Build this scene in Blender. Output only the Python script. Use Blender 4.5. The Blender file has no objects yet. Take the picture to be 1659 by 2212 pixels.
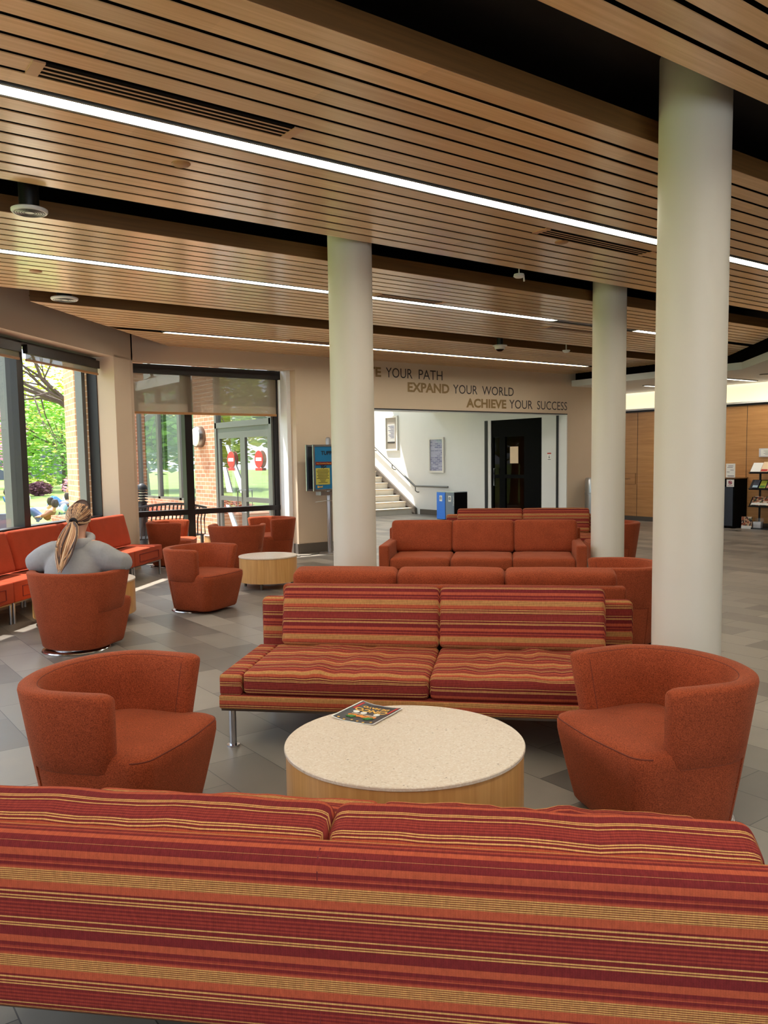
import bpy, bmesh, math, random
from mathutils import Vector, Matrix, noise
R2 = math.sqrt(.5)
PI = math.pi
C = bpy.context.scene.collection
SC = bpy.context.scene
random.seed(7)

# ------------------------------------------------------------------ camera, world, sun, exposure
MC = ((0.8051047, -0.59294728, -0.01483057), (-0.06493074, -0.06325441, -0.99588296), (0.589568, 0.80275301, -0.08942693))
F_PX, P_X, P_Y, CAM_H = 1787.85, 825.0, 1150.0, 1.52
cd = bpy.data.cameras.new('camera'); cam = bpy.data.objects.new('camera', cd); C.objects.link(cam)
X, Y, Z = Vector(MC[0]), -Vector(MC[1]), -Vector(MC[2])
cam.matrix_world = Matrix(((X.x, Y.x, Z.x, 0), (X.y, Y.y, Z.y, 0), (X.z, Y.z, Z.z, CAM_H), (0, 0, 0, 1)))
cd.sensor_fit = 'HORIZONTAL'; cd.sensor_width = 36; cd.lens = F_PX / 1659 * 36
cd.shift_x = (829.5 - P_X) / 1659; cd.shift_y = (P_Y - 1106) / 1659
cd.clip_start = .05; cd.clip_end = 600
SC.camera = cam
EXPOSURE = 1.0
SKY, SUN, LAMP, COVE = 3.0, 6.8, 17.0, .43
SC.view_settings.view_transform = 'Standard'; SC.view_settings.look = 'None'
SC.view_settings.gamma = 1; SC.view_settings.exposure = EXPOSURE; SC.view_settings.use_curve_mapping = False
W = bpy.data.worlds.new('world'); SC.world = W; W.use_nodes = True
wn = W.node_tree.nodes; wl = W.node_tree.links
sky = wn.new('ShaderNodeTexSky'); sky.sky_type = 'HOSEK_WILKIE'; sky.turbidity = 3.0; sky.ground_albedo = .3
sky.sun_direction = (-.23, .34, .91)
mixw = wn.new('ShaderNodeMix'); mixw.data_type = 'RGBA'; mixw.inputs[0].default_value = .55
mixw.inputs[7].default_value = (.80, .90, 1.0, 1)
wl.new(sky.outputs[0], mixw.inputs[6]); wl.new(mixw.outputs[2], wn['Background'].inputs[0])
wn['Background'].inputs[1].default_value = SKY
sd = bpy.data.lights.new('sun', 'SUN'); so = bpy.data.objects.new('sun', sd); C.objects.link(so)
sd.energy = SUN; sd.angle = .01; sd.color = (1, .95, .86)
so.rotation_euler = Vector((.25, -.37, -1)).to_track_quat('-Z', 'Y').to_euler()
so.location = (-10, 20, 30)


def ST(s, t, z=0):
    """furniture frame (s to the right, t away from the camera, at 45 degrees to the building) -> world"""
    return Vector(((s + t) * R2, (t - s) * R2, z))


# ------------------------------------------------------------------ materials
MAT = {}


def srgb(r, g, b):
    f = lambda c: (c / 255 / 12.92) if c <= 10 else ((c / 255 + .055) / 1.055) ** 2.4
    return (f(r), f(g), f(b), 1)


def newmat(name):
    m = bpy.data.materials.new(name); m.use_nodes = True
    MAT[name] = m
    return m, m.node_tree.nodes, m.node_tree.links, m.node_tree.nodes['Principled BSDF']


def plain(name, col, rough=.5, metal=0, noise_amt=.06, nscale=30, bump=0, spec=None):
    m, n, l, b = newmat(name)
    b.inputs['Roughness'].default_value = rough; b.inputs['Metallic'].default_value = metal
    if spec is not None: b.inputs['Specular IOR Level'].default_value = spec
    tc = n.new('ShaderNodeTexCoord'); nz = n.new('ShaderNodeTexNoise'); nz.inputs['Scale'].default_value = nscale
    l.new(tc.outputs['Object'], nz.inputs['Vector'])
    hs = n.new('ShaderNodeMix'); hs.data_type = 'RGBA'
    hs.inputs[6].default_value = tuple(c * (1 - noise_amt) for c in col[:3]) + (1,)
    hs.inputs[7].default_value = tuple(min(1, c * (1 + noise_amt)) for c in col[:3]) + (1,)
    l.new(nz.outputs[0], hs.inputs[0]); l.new(hs.outputs[2], b.inputs['Base Color'])
    if bump:
        bp = n.new('ShaderNodeBump'); bp.inputs['Strength'].default_value = bump; bp.inputs['Distance'].default_value = .002
        l.new(nz.outputs[0], bp.inputs['Height']); l.new(bp.outputs[0], b.inputs['Normal'])
    return m


def emit(name, col, s):
    m, n, l, b = newmat(name)
    b.inputs['Base Color'].default_value = col
    b.inputs['Emission Color'].default_value = col; b.inputs['Emission Strength'].default_value = s
    return m


def fabric(name, col, amt=.42):
    m, n, l, b = newmat(name)
    b.inputs['Roughness'].default_value = .95; b.inputs['Specular IOR Level'].default_value = .15
    b.inputs['Sheen Weight'].default_value = .12; b.inputs['Sheen Roughness'].default_value = .45
    b.inputs['Sheen Tint'].default_value = (1, .62, .42, 1)
    tc = n.new('ShaderNodeTexCoord')
    n1 = n.new('ShaderNodeTexNoise'); n1.inputs['Scale'].default_value = 240; n1.inputs['Detail'].default_value = 2
    n2 = n.new('ShaderNodeTexNoise'); n2.inputs['Scale'].default_value = 7; n2.inputs['Detail'].default_value = 3
    l.new(tc.outputs['Object'], n1.inputs[0]); l.new(tc.outputs['Object'], n2.inputs[0])
    r = n.new('ShaderNodeValToRGB')
    r.color_ramp.elements[0].position = .32; r.color_ramp.elements[0].color = tuple(c * (1 - amt) for c in col[:3]) + (1,)
    r.color_ramp.elements[1].position = .72; r.color_ramp.elements[1].color = tuple(c * (1 + amt) for c in col[:3]) + (1,)
    l.new(n1.outputs[0], r.inputs[0])
    mx = n.new('ShaderNodeMix'); mx.data_type = 'RGBA'; mx.blend_type = 'MULTIPLY'; mx.inputs[0].default_value = .35
    r2 = n.new('ShaderNodeValToRGB'); r2.color_ramp.elements[0].color = (.6, .6, .6, 1); r2.color_ramp.elements[0].position = .3
    r2.color_ramp.elements[1].position = .7
    l.new(n2.outputs[0], r2.inputs[0]); l.new(r.outputs[0], mx.inputs[6]); l.new(r2.outputs[0], mx.inputs[7])
    l.new(mx.outputs[2], b.inputs['Base Color'])
    bp = n.new('ShaderNodeBump'); bp.inputs['Strength'].default_value = .35; bp.inputs['Distance'].default_value = .002
    l.new(n1.outputs[0], bp.inputs['Height']); l.new(bp.outputs[0], b.inputs['Normal'])
    return m


def math_node(n, l, op, a, b_=None):
    x = n.new('ShaderNodeMath'); x.operation = op
    for i, v in enumerate((a, b_)):
        if v is None: continue
        if isinstance(v, (int, float)): x.inputs[i].default_value = v
        else: l.new(v, x.inputs[i])
    return x.outputs[0]


def stripes(name):
    m, n, l, b = newmat(name)
    b.inputs['Roughness'].default_value = .95; b.inputs['Specular IOR Level'].default_value = .12
    uv = n.new('ShaderNodeUVMap'); uv.uv_map = 'UVMap'
    sp = n.new('ShaderNodeSeparateXYZ'); l.new(uv.outputs[0], sp.inputs[0])
    u, v = sp.outputs[0], sp.outputs[1]
    q = math_node(n, l, 'FRACT', math_node(n, l, 'DIVIDE', v, .21))
    D, O, Yc, Rm = srgb(118, 42, 42), srgb(176, 84, 58), srgb(206, 156, 94), srgb(148, 60, 48)
    seq = [(0, O), (8, Yc), (58, O), (92, D), (100, Yc), (107, D), (119, Yc), (125, D), (131, Yc), (137, D), (150, Rm), (157, D), (165, Rm), (173, D), (180, Rm),
           (188, D), (194, Rm), (202, D), (213, Yc), (219, D), (236, Yc), (242, D), (246, Yc), (252, D), (292, O), (322, D), (338, Rm), (346, O),
           (350, D), (364, Rm)]
    r = n.new('ShaderNodeValToRGB'); cr = r.color_ramp; cr.interpolation = 'CONSTANT'
    cr.elements[0].position = 0; cr.elements[0].color = seq[0][1]
    cr.elements[1].position = seq[1][0] / 370; cr.elements[1].color = seq[1][1]
    for p, c in seq[2:]:
        e = cr.elements.new(p / 370); e.color = c
    l.new(q, r.inputs[0])
    # hatch: the wide golden band is fine gold yarn lines over dark red
    inband = math_node(n, l, 'MULTIPLY', math_node(n, l, 'GREATER_THAN', q, 8 / 370), math_node(n, l, 'LESS_THAN', q, 58 / 370))
    fine = math_node(n, l, 'GREATER_THAN', math_node(n, l, 'FRACT', math_node(n, l, 'MULTIPLY', q, 370 / 8.4)), .60)
    mx = n.new('ShaderNodeMix'); mx.data_type = 'RGBA'
    l.new(math_node(n, l, 'MULTIPLY', inband, fine), mx.inputs[0]); l.new(r.outputs[0], mx.inputs[6]); mx.inputs[7].default_value = srgb(120, 54, 38)
    # twisted yarn dashes and slubs along the stripe
    cb = n.new('ShaderNodeCombineXYZ'); l.new(math_node(n, l, 'MULTIPLY', u, 260), cb.inputs[0]); l.new(math_node(n, l, 'MULTIPLY', v, 900), cb.inputs[1])
    nz = n.new('ShaderNodeTexNoise'); nz.inputs['Scale'].default_value = 1.0; nz.inputs['Detail'].default_value = 1
    l.new(cb.outputs[0], nz.inputs[0])
    cb2 = n.new('ShaderNodeCombineXYZ'); l.new(math_node(n, l, 'MULTIPLY', u, 120), cb2.inputs[0]); l.new(math_node(n, l, 'MULTIPLY', v, 45), cb2.inputs[1])
    nz2 = n.new('ShaderNodeTexNoise'); nz2.inputs['Scale'].default_value = 1.0
    l.new(cb2.outputs[0], nz2.inputs[0])
    dash = math_node(n, l, 'FRACT', math_node(n, l, 'MULTIPLY', u, 190))
    dm = math_node(n, l, 'ADD', math_node(n, l, 'MULTIPLY', math_node(n, l, 'LESS_THAN', dash, .3), -.16), 1.0)
    k = math_node(n, l, 'MULTIPLY', dm, math_node(n, l, 'ADD', math_node(n, l, 'MULTIPLY', nz.outputs[0], .5), math_node(n, l, 'MULTIPLY', nz2.outputs[0], .7)))
    k = math_node(n, l, 'ADD', k, .42)
    vm = n.new('ShaderNodeVectorMath'); vm.operation = 'SCALE'
    l.new(mx.outputs[2], vm.inputs[0]); l.new(k, vm.inputs['Scale']); l.new(vm.outputs[0], b.inputs['Base Color'])
    bp = n.new('ShaderNodeBump'); bp.inputs['Strength'].default_value = .3; bp.inputs['Distance'].default_value = .002
    l.new(nz.outputs[0], bp.inputs['Height']); l.new(bp.outputs[0], b.inputs['Normal'])
    return m


def wood(name, c1, c2, axis, rough=.35, stretch=40, scale=1.0, coat=0, seams=None, rnd=0):
    """grain runs along axis (0,1,2)"""
    m, n, l, b = newmat(name)
    tc = n.new('ShaderNodeTexCoord'); mp = n.new('ShaderNodeMapping')
    s = [stretch * scale] * 3; s[axis] = 1.2 * scale
    mp.inputs['Scale'].default_value = s
    l.new(tc.outputs['Object'], mp.inputs[0])
    nz = n.new('ShaderNodeTexNoise'); nz.inputs['Scale'].default_value = 1.3; nz.inputs['Detail'].default_value = 6; nz.inputs['Distortion'].default_value = .6
    l.new(mp.outputs[0], nz.inputs[0])
    r = n.new('ShaderNodeValToRGB'); r.color_ramp.elements[0].position = .3; r.color_ramp.elements[0].color = c1
    r.color_ramp.elements[1].position = .7; r.color_ramp.elements[1].color = c2
    l.new(nz.outputs[0], r.inputs[0])
    out = r.outputs[0]
    if rnd:   # board to board colour variation
        sp = n.new('ShaderNodeSeparateXYZ'); l.new(tc.outputs['Object'], sp.inputs[0])
        iy = math_node(n, l, 'FLOOR', math_node(n, l, 'DIVIDE', sp.outputs[1], rnd))
        ix = math_node(n, l, 'FLOOR', math_node(n, l, 'ADD', math_node(n, l, 'DIVIDE', sp.outputs[0], 2.44), math_node(n, l, 'MULTIPLY', iy, .37)))
        cb = n.new('ShaderNodeCombineXYZ'); l.new(ix, cb.inputs[0]); l.new(iy, cb.inputs[1])
        wnz = n.new('ShaderNodeTexWhiteNoise'); l.new(cb.outputs[0], wnz.inputs[0])
        mx = n.new('ShaderNodeVectorMath'); mx.operation = 'SCALE'
        l.new(out, mx.inputs[0]); l.new(math_node(n, l, 'ADD', math_node(n, l, 'MULTIPLY', wnz.outputs[0], .22), .9), mx.inputs['Scale'])
        out = mx.outputs[0]
    l.new(out, b.inputs['Base Color'])
    b.inputs['Roughness'].default_value = rough
    if coat:
        b.inputs['Coat Weight'].default_value = coat; b.inputs['Coat Roughness'].default_value = .17
    return m


fabric('orange_fabric', srgb(156, 72, 42))
fabric('bench_fabric', srgb(168, 66, 40), .15)
stripes('striped_fabric')
wood('ceiling_maple', srgb(208, 160, 108), srgb(228, 184, 132), 0, rough=.34, rnd=.146, coat=.8)
wood('fascia_wood', srgb(104, 70, 34), srgb(124, 84, 42), 0, rough=.5)
wood('drum_maple', srgb(200, 146, 84), srgb(222, 170, 106), 2, rough=.35, stretch=30, coat=.15)
wood('wall_oak', srgb(184, 130, 76), srgb(204, 150, 94), 1, rough=.45, stretch=22)
plain('wall_paint', srgb(204, 183, 158), .75, 0, .02, 4)
plain('white_paint', srgb(226, 226, 224), .7, 0, .02, 4)
plain('column_paint', srgb(213, 203, 186), .45, 0, .015, 3)
plain('soffit_paint', srgb(214, 206, 200), .7, 0, .02, 4)
plain('plenum_black', srgb(34, 29, 28), .8, 0, .1, 6)
plain('gap_black', srgb(18, 12, 10), .95, 0, .1, 6, spec=.05)
plain('baseboard_gray', srgb(92, 84, 76), .6)
plain('frame_black', srgb(34, 28, 27), .38, .3, .05)
plain('frame_gray', srgb(104, 104, 100), .4, .4, .05)
plain('black_laminate', srgb(5, 5, 5), .7, spec=.08)
plain('slate_panel', srgb(38, 46, 60), .4)
plain('chrome', srgb(200, 200, 205), .18, 1, .02)
plain('brushed_steel', srgb(178, 178, 180), .35, 1, .04)
plain('dark_steel', srgb(120, 112, 104), .3, 1, .04)
plain('galvanised', srgb(196, 200, 204), .28, .9, .05)
plain('white_plastic', srgb(222, 220, 214), .4)
plain('beige_plastic', srgb(172, 124, 76), .45)
plain('black_plastic', srgb(12, 12, 12), .4)
plain('vent_wood', srgb(196, 146, 104), .4)
plain('blue_bin', srgb(56, 128, 235), .4)
plain('gray_bin', srgb(122, 134, 146), .45)
plain('paper_white', srgb(238, 238, 234), .7, 0, .02)
plain('paper_cream', srgb(240, 212, 178), .7, 0, .02)
plain('paper_blue', srgb(170, 198, 214), .6, 0, .03)
plain('paper_lilac', srgb(190, 200, 232), .6, 0, .05)
plain('ink_dark', srgb(28, 28, 34), .6)
plain('ink_navy', srgb(60, 70, 130), .6)
plain('ink_red', srgb(196, 52, 44), .6)
plain('ink_orange', srgb(232, 140, 42), .6)
plain('ink_green', srgb(70, 130, 60), .6)
plain('ink_gold', srgb(238, 186, 84), .6)
plain('ink_maroon', srgb(110, 22, 24), .6)
plain('ink_rose', srgb(170, 60, 84), .6)
plain('ink_gray', srgb(120, 120, 124), .6)
plain('letter_gold', srgb(134, 106, 62), .5)
plain('letter_dark', srgb(44, 34, 36), .5)
plain('flyer_black', srgb(46, 46, 54), .35)
plain('poster_blue', srgb(30, 112, 158), .35, 0, .12, 5)
plain('poster_yellow', srgb(196, 186, 84), .5)
plain('cork_board', srgb(186, 176, 160), .8)
plain('skin', srgb(206, 150, 122), .55, 0, .04)
plain('hoodie_gray', srgb(156, 154, 154), .95, 0, .07, 60, .3)
plain('denim', srgb(74, 90, 122), .9, 0, .1, 80)
plain('jeans_light', srgb(140, 170, 206), .9, 0, .1, 80)
plain('piping_brown', srgb(112, 46, 26), .9)
plain('shirt_brown', srgb(140, 92, 70), .9)
plain('shirt_white', srgb(226, 224, 222), .9)
plain('shirt_blue', srgb(60, 110, 190), .9)
plain('hair_light', srgb(214, 172, 130), .5, 0, .12, 40)
plain('hair_mid', srgb(172, 122, 86), .5, 0, .12, 40)
plain('hair_dark', srgb(78, 52, 42), .55, 0, .12, 40)
plain('hair_brown', srgb(48, 34, 28), .7)
plain('hair_tie', srgb(22, 16, 20), .8)
plain('cloth_white', srgb(228, 230, 236), .9)
plain('bark', srgb(84, 70, 62), .9, 0, .2, 20)
plain('leaf_green', srgb(126, 176, 62), .6, 0, .3, 3)
plain('leaf_deep', srgb(72, 128, 54), .6, 0, .3, 3)
plain('leaf_yellow', srgb(190, 200, 74), .6, 0, .25, 3)
plain('leaf_pink', srgb(222, 150, 178), .6, 0, .25, 3)
plain('leaf_purple', srgb(122, 80, 92), .6, 0, .25, 3)
plain('mulch_red', srgb(176, 96, 74), .9, 0, .4, 30)
plain('stone_pale', srgb(204, 190, 170), .85, 0, .1, 6)
plain('dark_wall', srgb(80, 84, 98), .8, 0, .08, 5)
plain('roof_gray', srgb(110, 110, 112), .9)
plain('iron_black', srgb(24, 24, 28), .5, .4)
plain('lamp_lens', srgb(232, 226, 208), .35)
plain('stair_stone', srgb(206, 204, 196), .6, 0, .05, 10)
plain('acrylic', srgb(214, 214, 220), .2, 0, .02)
emit('lamp_diffuser', (1, .955, .80, 1), LAMP)
emit('lamp_small', (1, .93, .80, 1), LAMP * 1.6)
emit('cove_glow', (1, .85, .58, 1), COVE)
plain('lamp_off', srgb(206, 204, 212), .4)

# grass
m, n, l, b = newmat('lawn_grass')
tc = n.new('ShaderNodeTexCoord'); nz = n.new('ShaderNodeTexNoise'); nz.inputs['Scale'].default_value = .35; nz.inputs['Detail'].default_value = 8
l.new(tc.outputs['Object'], nz.inputs[0]); r = n.new('ShaderNodeValToRGB')
r.color_ramp.elements[0].position = .3; r.color_ramp.elements[0].color = srgb(104, 130, 54)
r.color_ramp.elements[1].position = .7; r.color_ramp.elements[1].color = srgb(144, 168, 82)
l.new(nz.outputs[0], r.inputs[0]); l.new(r.outputs[0], b.inputs['Base Color']); b.inputs['Roughness'].default_value = .9

# solid-surface table top with chips
m, n, l, b = newmat('speckled_top')
tc = n.new('ShaderNodeTexCoord')
vo = n.new('ShaderNodeTexVoronoi'); vo.inputs['Scale'].default_value = 150
l.new(tc.outputs['Object'], vo.inputs['Vector'])
r = n.new('ShaderNodeValToRGB'); r.color_ramp.interpolation = 'CONSTANT'
r.color_ramp.elements[0].color = srgb(222, 204, 184); r.color_ramp.elements[0].position = 0
r.color_ramp.elements[1].position = .62; r.color_ramp.elements[1].color = srgb(230, 216, 200)
for p, c in ((.84, (206, 186, 164)), (.95, (160, 138, 120)), (.985, (238, 228, 214))):
    e = r.color_ramp.elements.new(p); e.color = srgb(*c)
l.new(vo.outputs['Color'], r.inputs[0]); l.new(r.outputs[0], b.inputs['Base Color']); b.inputs['Roughness'].default_value = .28

# floor tiles: long joints along y, 0.2976 x 0.58
m, n, l, b = newmat('floor_tile')
tc = n.new('ShaderNodeTexCoord'); sp = n.new('ShaderNodeSeparateXYZ'); l.new(tc.outputs['Object'], sp.inputs[0])
cb = n.new('ShaderNodeCombineXYZ')
l.new(math_node(n, l, 'ADD', sp.outputs[1], -4.072 + .29 + 58), cb.inputs[0]); l.new(math_node(n, l, 'ADD', sp.outputs[0], -1.939 + 29.76), cb.inputs[1])
br = n.new('ShaderNodeTexBrick'); br.offset = .5; br.squash = 1
br.inputs['Scale'].default_value = 1; br.inputs['Brick Width'].default_value = .58; br.inputs['Row Height'].default_value = .2976
br.inputs['Mortar Size'].default_value = .0022; br.inputs['Mortar Smooth'].default_value = .1; br.inputs['Bias'].default_value = 0
br.inputs['Color1'].default_value = srgb(100, 94, 88); br.inputs['Color2'].default_value = srgb(152, 144, 133); br.inputs['Mortar'].default_value = srgb(66, 62, 60)
l.new(cb.outputs[0], br.inputs['Vector'])
nz = n.new('ShaderNodeTexNoise'); nz.inputs['Scale'].default_value = 5; nz.inputs['Detail'].default_value = 7
l.new(tc.outputs['Object'], nz.inputs[0])
vm = n.new('ShaderNodeVectorMath'); vm.operation = 'SCALE'
l.new(br.outputs['Color'], vm.inputs[0]); l.new(math_node(n, l, 'ADD', math_node(n, l, 'MULTIPLY', nz.outputs[0], .45), .78), vm.inputs['Scale'])
l.new(vm.outputs[0], b.inputs['Base Color'])
l.new(math_node(n, l, 'ADD', math_node(n, l, 'MULTIPLY', nz.outputs[0], .2), .27), b.inputs['Roughness'])
bp = n.new('ShaderNodeBump'); bp.inputs['Strength'].default_value = .4; bp.inputs['Distance'].default_value = .003; bp.invert = True
l.new(br.outputs['Fac'], bp.inputs['Height']); l.new(bp.outputs[0], b.inputs['Normal'])


def brickmat(name, c1, c2, mortar, axis):
    m, n, l, b = newmat(name)
    tc = n.new('ShaderNodeTexCoord'); sp = n.new('ShaderNodeSeparateXYZ'); l.new(tc.outputs['Object'], sp.inputs[0])
    cb = n.new('ShaderNodeCombineXYZ'); l.new(math_node(n, l, 'ADD', sp.outputs[0], sp.outputs[1]) if axis == 'xy' else sp.outputs[axis], cb.inputs[0]); l.new(sp.outputs[2], cb.inputs[1])
    br = n.new('ShaderNodeTexBrick'); br.inputs['Scale'].default_value = 1
    br.inputs['Brick Width'].default_value = .21; br.inputs['Row Height'].default_value = .075; br.inputs['Mortar Size'].default_value = .006
    br.inputs['Color1'].default_value = c1; br.inputs['Color2'].default_value = c2; br.inputs['Mortar'].default_value = mortar
    l.new(cb.outputs[0], br.inputs['Vector']); l.new(br.outputs['Color'], b.inputs['Base Color']); b.inputs['Roughness'].default_value = .9
    return m


m, n, l, b = newmat('timetable')
tc = n.new('ShaderNodeTexCoord'); sp = n.new('ShaderNodeSeparateXYZ'); l.new(tc.outputs['Object'], sp.inputs[0])
cb = n.new('ShaderNodeCombineXYZ'); l.new(sp.outputs[1], cb.inputs[0]); l.new(sp.outputs[2], cb.inputs[1])
br = n.new('ShaderNodeTexBrick'); br.inputs['Scale'].default_value = 1; br.inputs['Brick Width'].default_value = .16; br.inputs['Row Height'].default_value = .045; br.inputs['Mortar Size'].default_value = .008
br.inputs['Color1'].default_value = srgb(196, 204, 236); br.inputs['Color2'].default_value = srgb(84, 96, 168); br.inputs['Mortar'].default_value = srgb(206, 214, 240); br.inputs['Bias'].default_value = -.1
l.new(cb.outputs[0], br.inputs['Vector']); l.new(br.outputs['Color'], b.inputs['Base Color'])


brickmat('brick_tan', srgb(186, 130, 96), srgb(158, 104, 76), srgb(198, 178, 158), 1)
brickmat('brick_buff', srgb(184, 138, 102), srgb(158, 116, 84), srgb(200, 178, 152), 'xy')


def glass(name, refl, tint=(1, 1, 1, 1), rough=0.0, fk=.7, f0=.03):
    m, n, l, b = newmat(name)
    n.remove(b)
    tr = n.new('ShaderNodeBsdfTransparent'); tr.inputs[0].default_value = tint
    gl = n.new('ShaderNodeBsdfGlossy'); gl.inputs['Roughness'].default_value = rough
    mx = n.new('ShaderNodeMixShader')
    lw = n.new('ShaderNodeLayerWeight'); lw.inputs[0].default_value = .5
    l.new(math_node(n, l, 'ADD', math_node(n, l, 'MULTIPLY', math_node(n, l, 'POWER', lw.outputs['Facing'], 5.0), fk), refl + f0), mx.inputs[0])
    l.new(tr.outputs[0], mx.inputs[1]); l.new(gl.outputs[0], mx.inputs[2])
    l.new(mx.outputs[0], n['Material Output'].inputs[0])
    return m


glass('window_glass', 0.0)
glass('mirror_glass', .42, (.72, .84, .80, 1))
glass('dark_glass', .0, (.30, .22, .14, 1), 0, .05, .006)
glass('clear_acrylic', .05, (.94, .94, .95, 1))

# roller shade: woven, partly see-through
m, n, l, b = newmat('shade_mesh')
n.remove(b)
tr = n.new('ShaderNodeBsdfTransparent'); df = n.new('ShaderNodeBsdfDiffuse'); tl = n.new('ShaderNodeBsdfTranslucent')
df.inputs[0].default_value = srgb(150, 134, 114); tl.inputs[0].default_value = srgb(140, 124, 104)
m1 = n.new('ShaderNodeMixShader'); m1.inputs[0].default_value = .45; l.new(df.outputs[0], m1.inputs[1]); l.new(tl.outputs[0], m1.inputs[2])
m2 = n.new('ShaderNodeMixShader'); m2.inputs[0].default_value = .30; l.new(m1.outputs[0], m2.inputs[1]); l.new(tr.outputs[0], m2.inputs[2])
l.new(m2.outputs[0], n['Material Output'].inputs[0])

# photo collage print
m, n, l, b = newmat('photo_collage')
tc = n.new('ShaderNodeTexCoord'); vo = n.new('ShaderNodeTexVoronoi'); vo.inputs['Scale'].default_value = 28
l.new(tc.outputs['Object'], vo.inputs['Vector']); r = n.new('ShaderNodeValToRGB'); r.color_ramp.interpolation = 'CONSTANT'
r.color_ramp.elements[0].color = srgb(40, 36, 40); r.color_ramp.elements[1].color = srgb(226, 208, 190); r.color_ramp.elements[1].position = .75
for p, c in ((.2, (70, 90, 60)), (.35, (170, 90, 60)), (.5, (206, 166, 130)), (.62, (92, 60, 56))):
    e = r.color_ramp.elements.new(p); e.color = srgb(*c)
l.new(vo.outputs['Color'], r.inputs[0]); l.new(r.outputs[0], b.inputs['Base Color'])


# ------------------------------------------------------------------ mesh helpers
def obj(name, bm, mat, parent=None, smooth=True, angle=40):
    me = bpy.data.meshes.new(name)
    bmesh.ops.recalc_face_normals(bm, faces=bm.faces)
    if smooth:
        for f in bm.faces: f.smooth = True
        a = math.radians(angle)
        for e in bm.edges:
            if len(e.link_faces) == 2 and e.calc_face_angle(0) > a: e.smooth = False
    bm.to_mesh(me); bm.free()
    for mm in (mat if isinstance(mat, (list, tuple)) else [mat]): me.materials.append(MAT[mm])
    o = bpy.data.objects.new(name, me); C.objects.link(o)
    if parent is not None: o.parent = parent
    return o


def tag(o, label=None, cat=None, group=None, kind=None):
    if label: o['label'] = label
    if cat: o['category'] = cat
    if group: o['group'] = group
    if kind: o['kind'] = kind
    return o


def thing(name, label, cat, loc=(0, 0, 0), rz=0, group=None):
    o = bpy.data.objects.new(name, None); C.objects.link(o)
    o.location = loc; o.rotation_euler = (0, 0, rz); o.empty_display_size = .1
    return tag(o, label, cat, group)


def struct(name, bm, mat, parent=None, smooth=False, label=None):
    o = obj(name, bm, mat, parent, smooth)
    if parent is None: tag(o, label, None, None, 'structure')
    return o


def dup(root, loc, rz, label=None, group=None):
    r = root.copy(); C.objects.link(r); r.location = loc; r.rotation_euler = (0, 0, rz)
    if label: r['label'] = label
    if group: r['group'] = group
    for ch in list(root.children):
        c = ch.copy(); C.objects.link(c); c.parent = r
        for g in list(ch.children):
            d = g.copy(); C.objects.link(d); d.parent = c
    return r


def nb(): return bmesh.new()


def box(bm, x0, x1, y0, y1, z0, z1, mi=0):
    v = [bm.verts.new(p) for p in ((x0, y0, z0), (x1, y0, z0), (x1, y1, z0), (x0, y1, z0), (x0, y0, z1), (x1, y0, z1), (x1, y1, z1), (x0, y1, z1))]
    for q in ((0, 3, 2, 1), (4, 5, 6, 7), (0, 1, 5, 4), (1, 2, 6, 5), (2, 3, 7, 6), (3, 0, 4, 7)):
        f = bm.faces.new([v[i] for i in q]); f.material_index = mi
    return bm


def boxat(bm, M, sx, sy, sz):
    """box of full size sx,sy,sz centred on matrix M"""
    v = [bm.verts.new(M @ Vector((a * sx / 2, b_ * sy / 2, c * sz / 2))) for a, b_, c in
         ((-1, -1, -1), (1, -1, -1), (1, 1, -1), (-1, 1, -1), (-1, -1, 1), (1, -1, 1), (1, 1, 1), (-1, 1, 1))]
    for q in ((0, 3, 2, 1), (4, 5, 6, 7), (0, 1, 5, 4), (1, 2, 6, 5), (2, 3, 7, 6), (3, 0, 4, 7)): bm.faces.new([v[i] for i in q])
    return bm


def prism(bm, pts, z0, z1):
    a = [bm.verts.new((p[0], p[1], z0)) for p in pts]; c = [bm.verts.new((p[0], p[1], z1)) for p in pts]
    bm.faces.new(a[::-1]); bm.faces.new(c)
    for i in range(len(pts)):
        j = (i + 1) % len(pts); bm.faces.new((a[i], a[j], c[j], c[i]))
    return bm


def cyl(bm, cx, cy, z0, z1, r, n=24, r1=None):
    r1 = r if r1 is None else r1
    a = [bm.verts.new((cx + r * math.cos(2 * PI * i / n), cy + r * math.sin(2 * PI * i / n), z0)) for i in range(n)]
    c = [bm.verts.new((cx + r1 * math.cos(2 * PI * i / n), cy + r1 * math.sin(2 * PI * i / n), z1)) for i in range(n)]
    bm.faces.new(a[::-1]); bm.faces.new(c)
    for i in range(n):
        j = (i + 1) % n; bm.faces.new((a[i], a[j], c[j], c[i]))
    return bm


def lathe(bm, prof, n=48, cx=0, cy=0):
    rings = []
    for r, z in prof:
        if r < 1e-6: rings.append([bm.verts.new((cx, cy, z))])
        else: rings.append([bm.verts.new((cx + r * math.cos(2 * PI * i / n), cy + r * math.sin(2 * PI * i / n), z)) for i in range(n)])
    for a, c in zip(rings, rings[1:]):
        for i in range(n):
            j = (i + 1) % n
            if len(a) == 1 and len(c) == 1: continue
            if len(a) == 1: bm.faces.new((a[0], c[j], c[i]))
            elif len(c) == 1: bm.faces.new((a[i], a[j], c[0]))
            else: bm.faces.new((a[i], a[j], c[j], c[i]))
    return bm


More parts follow.
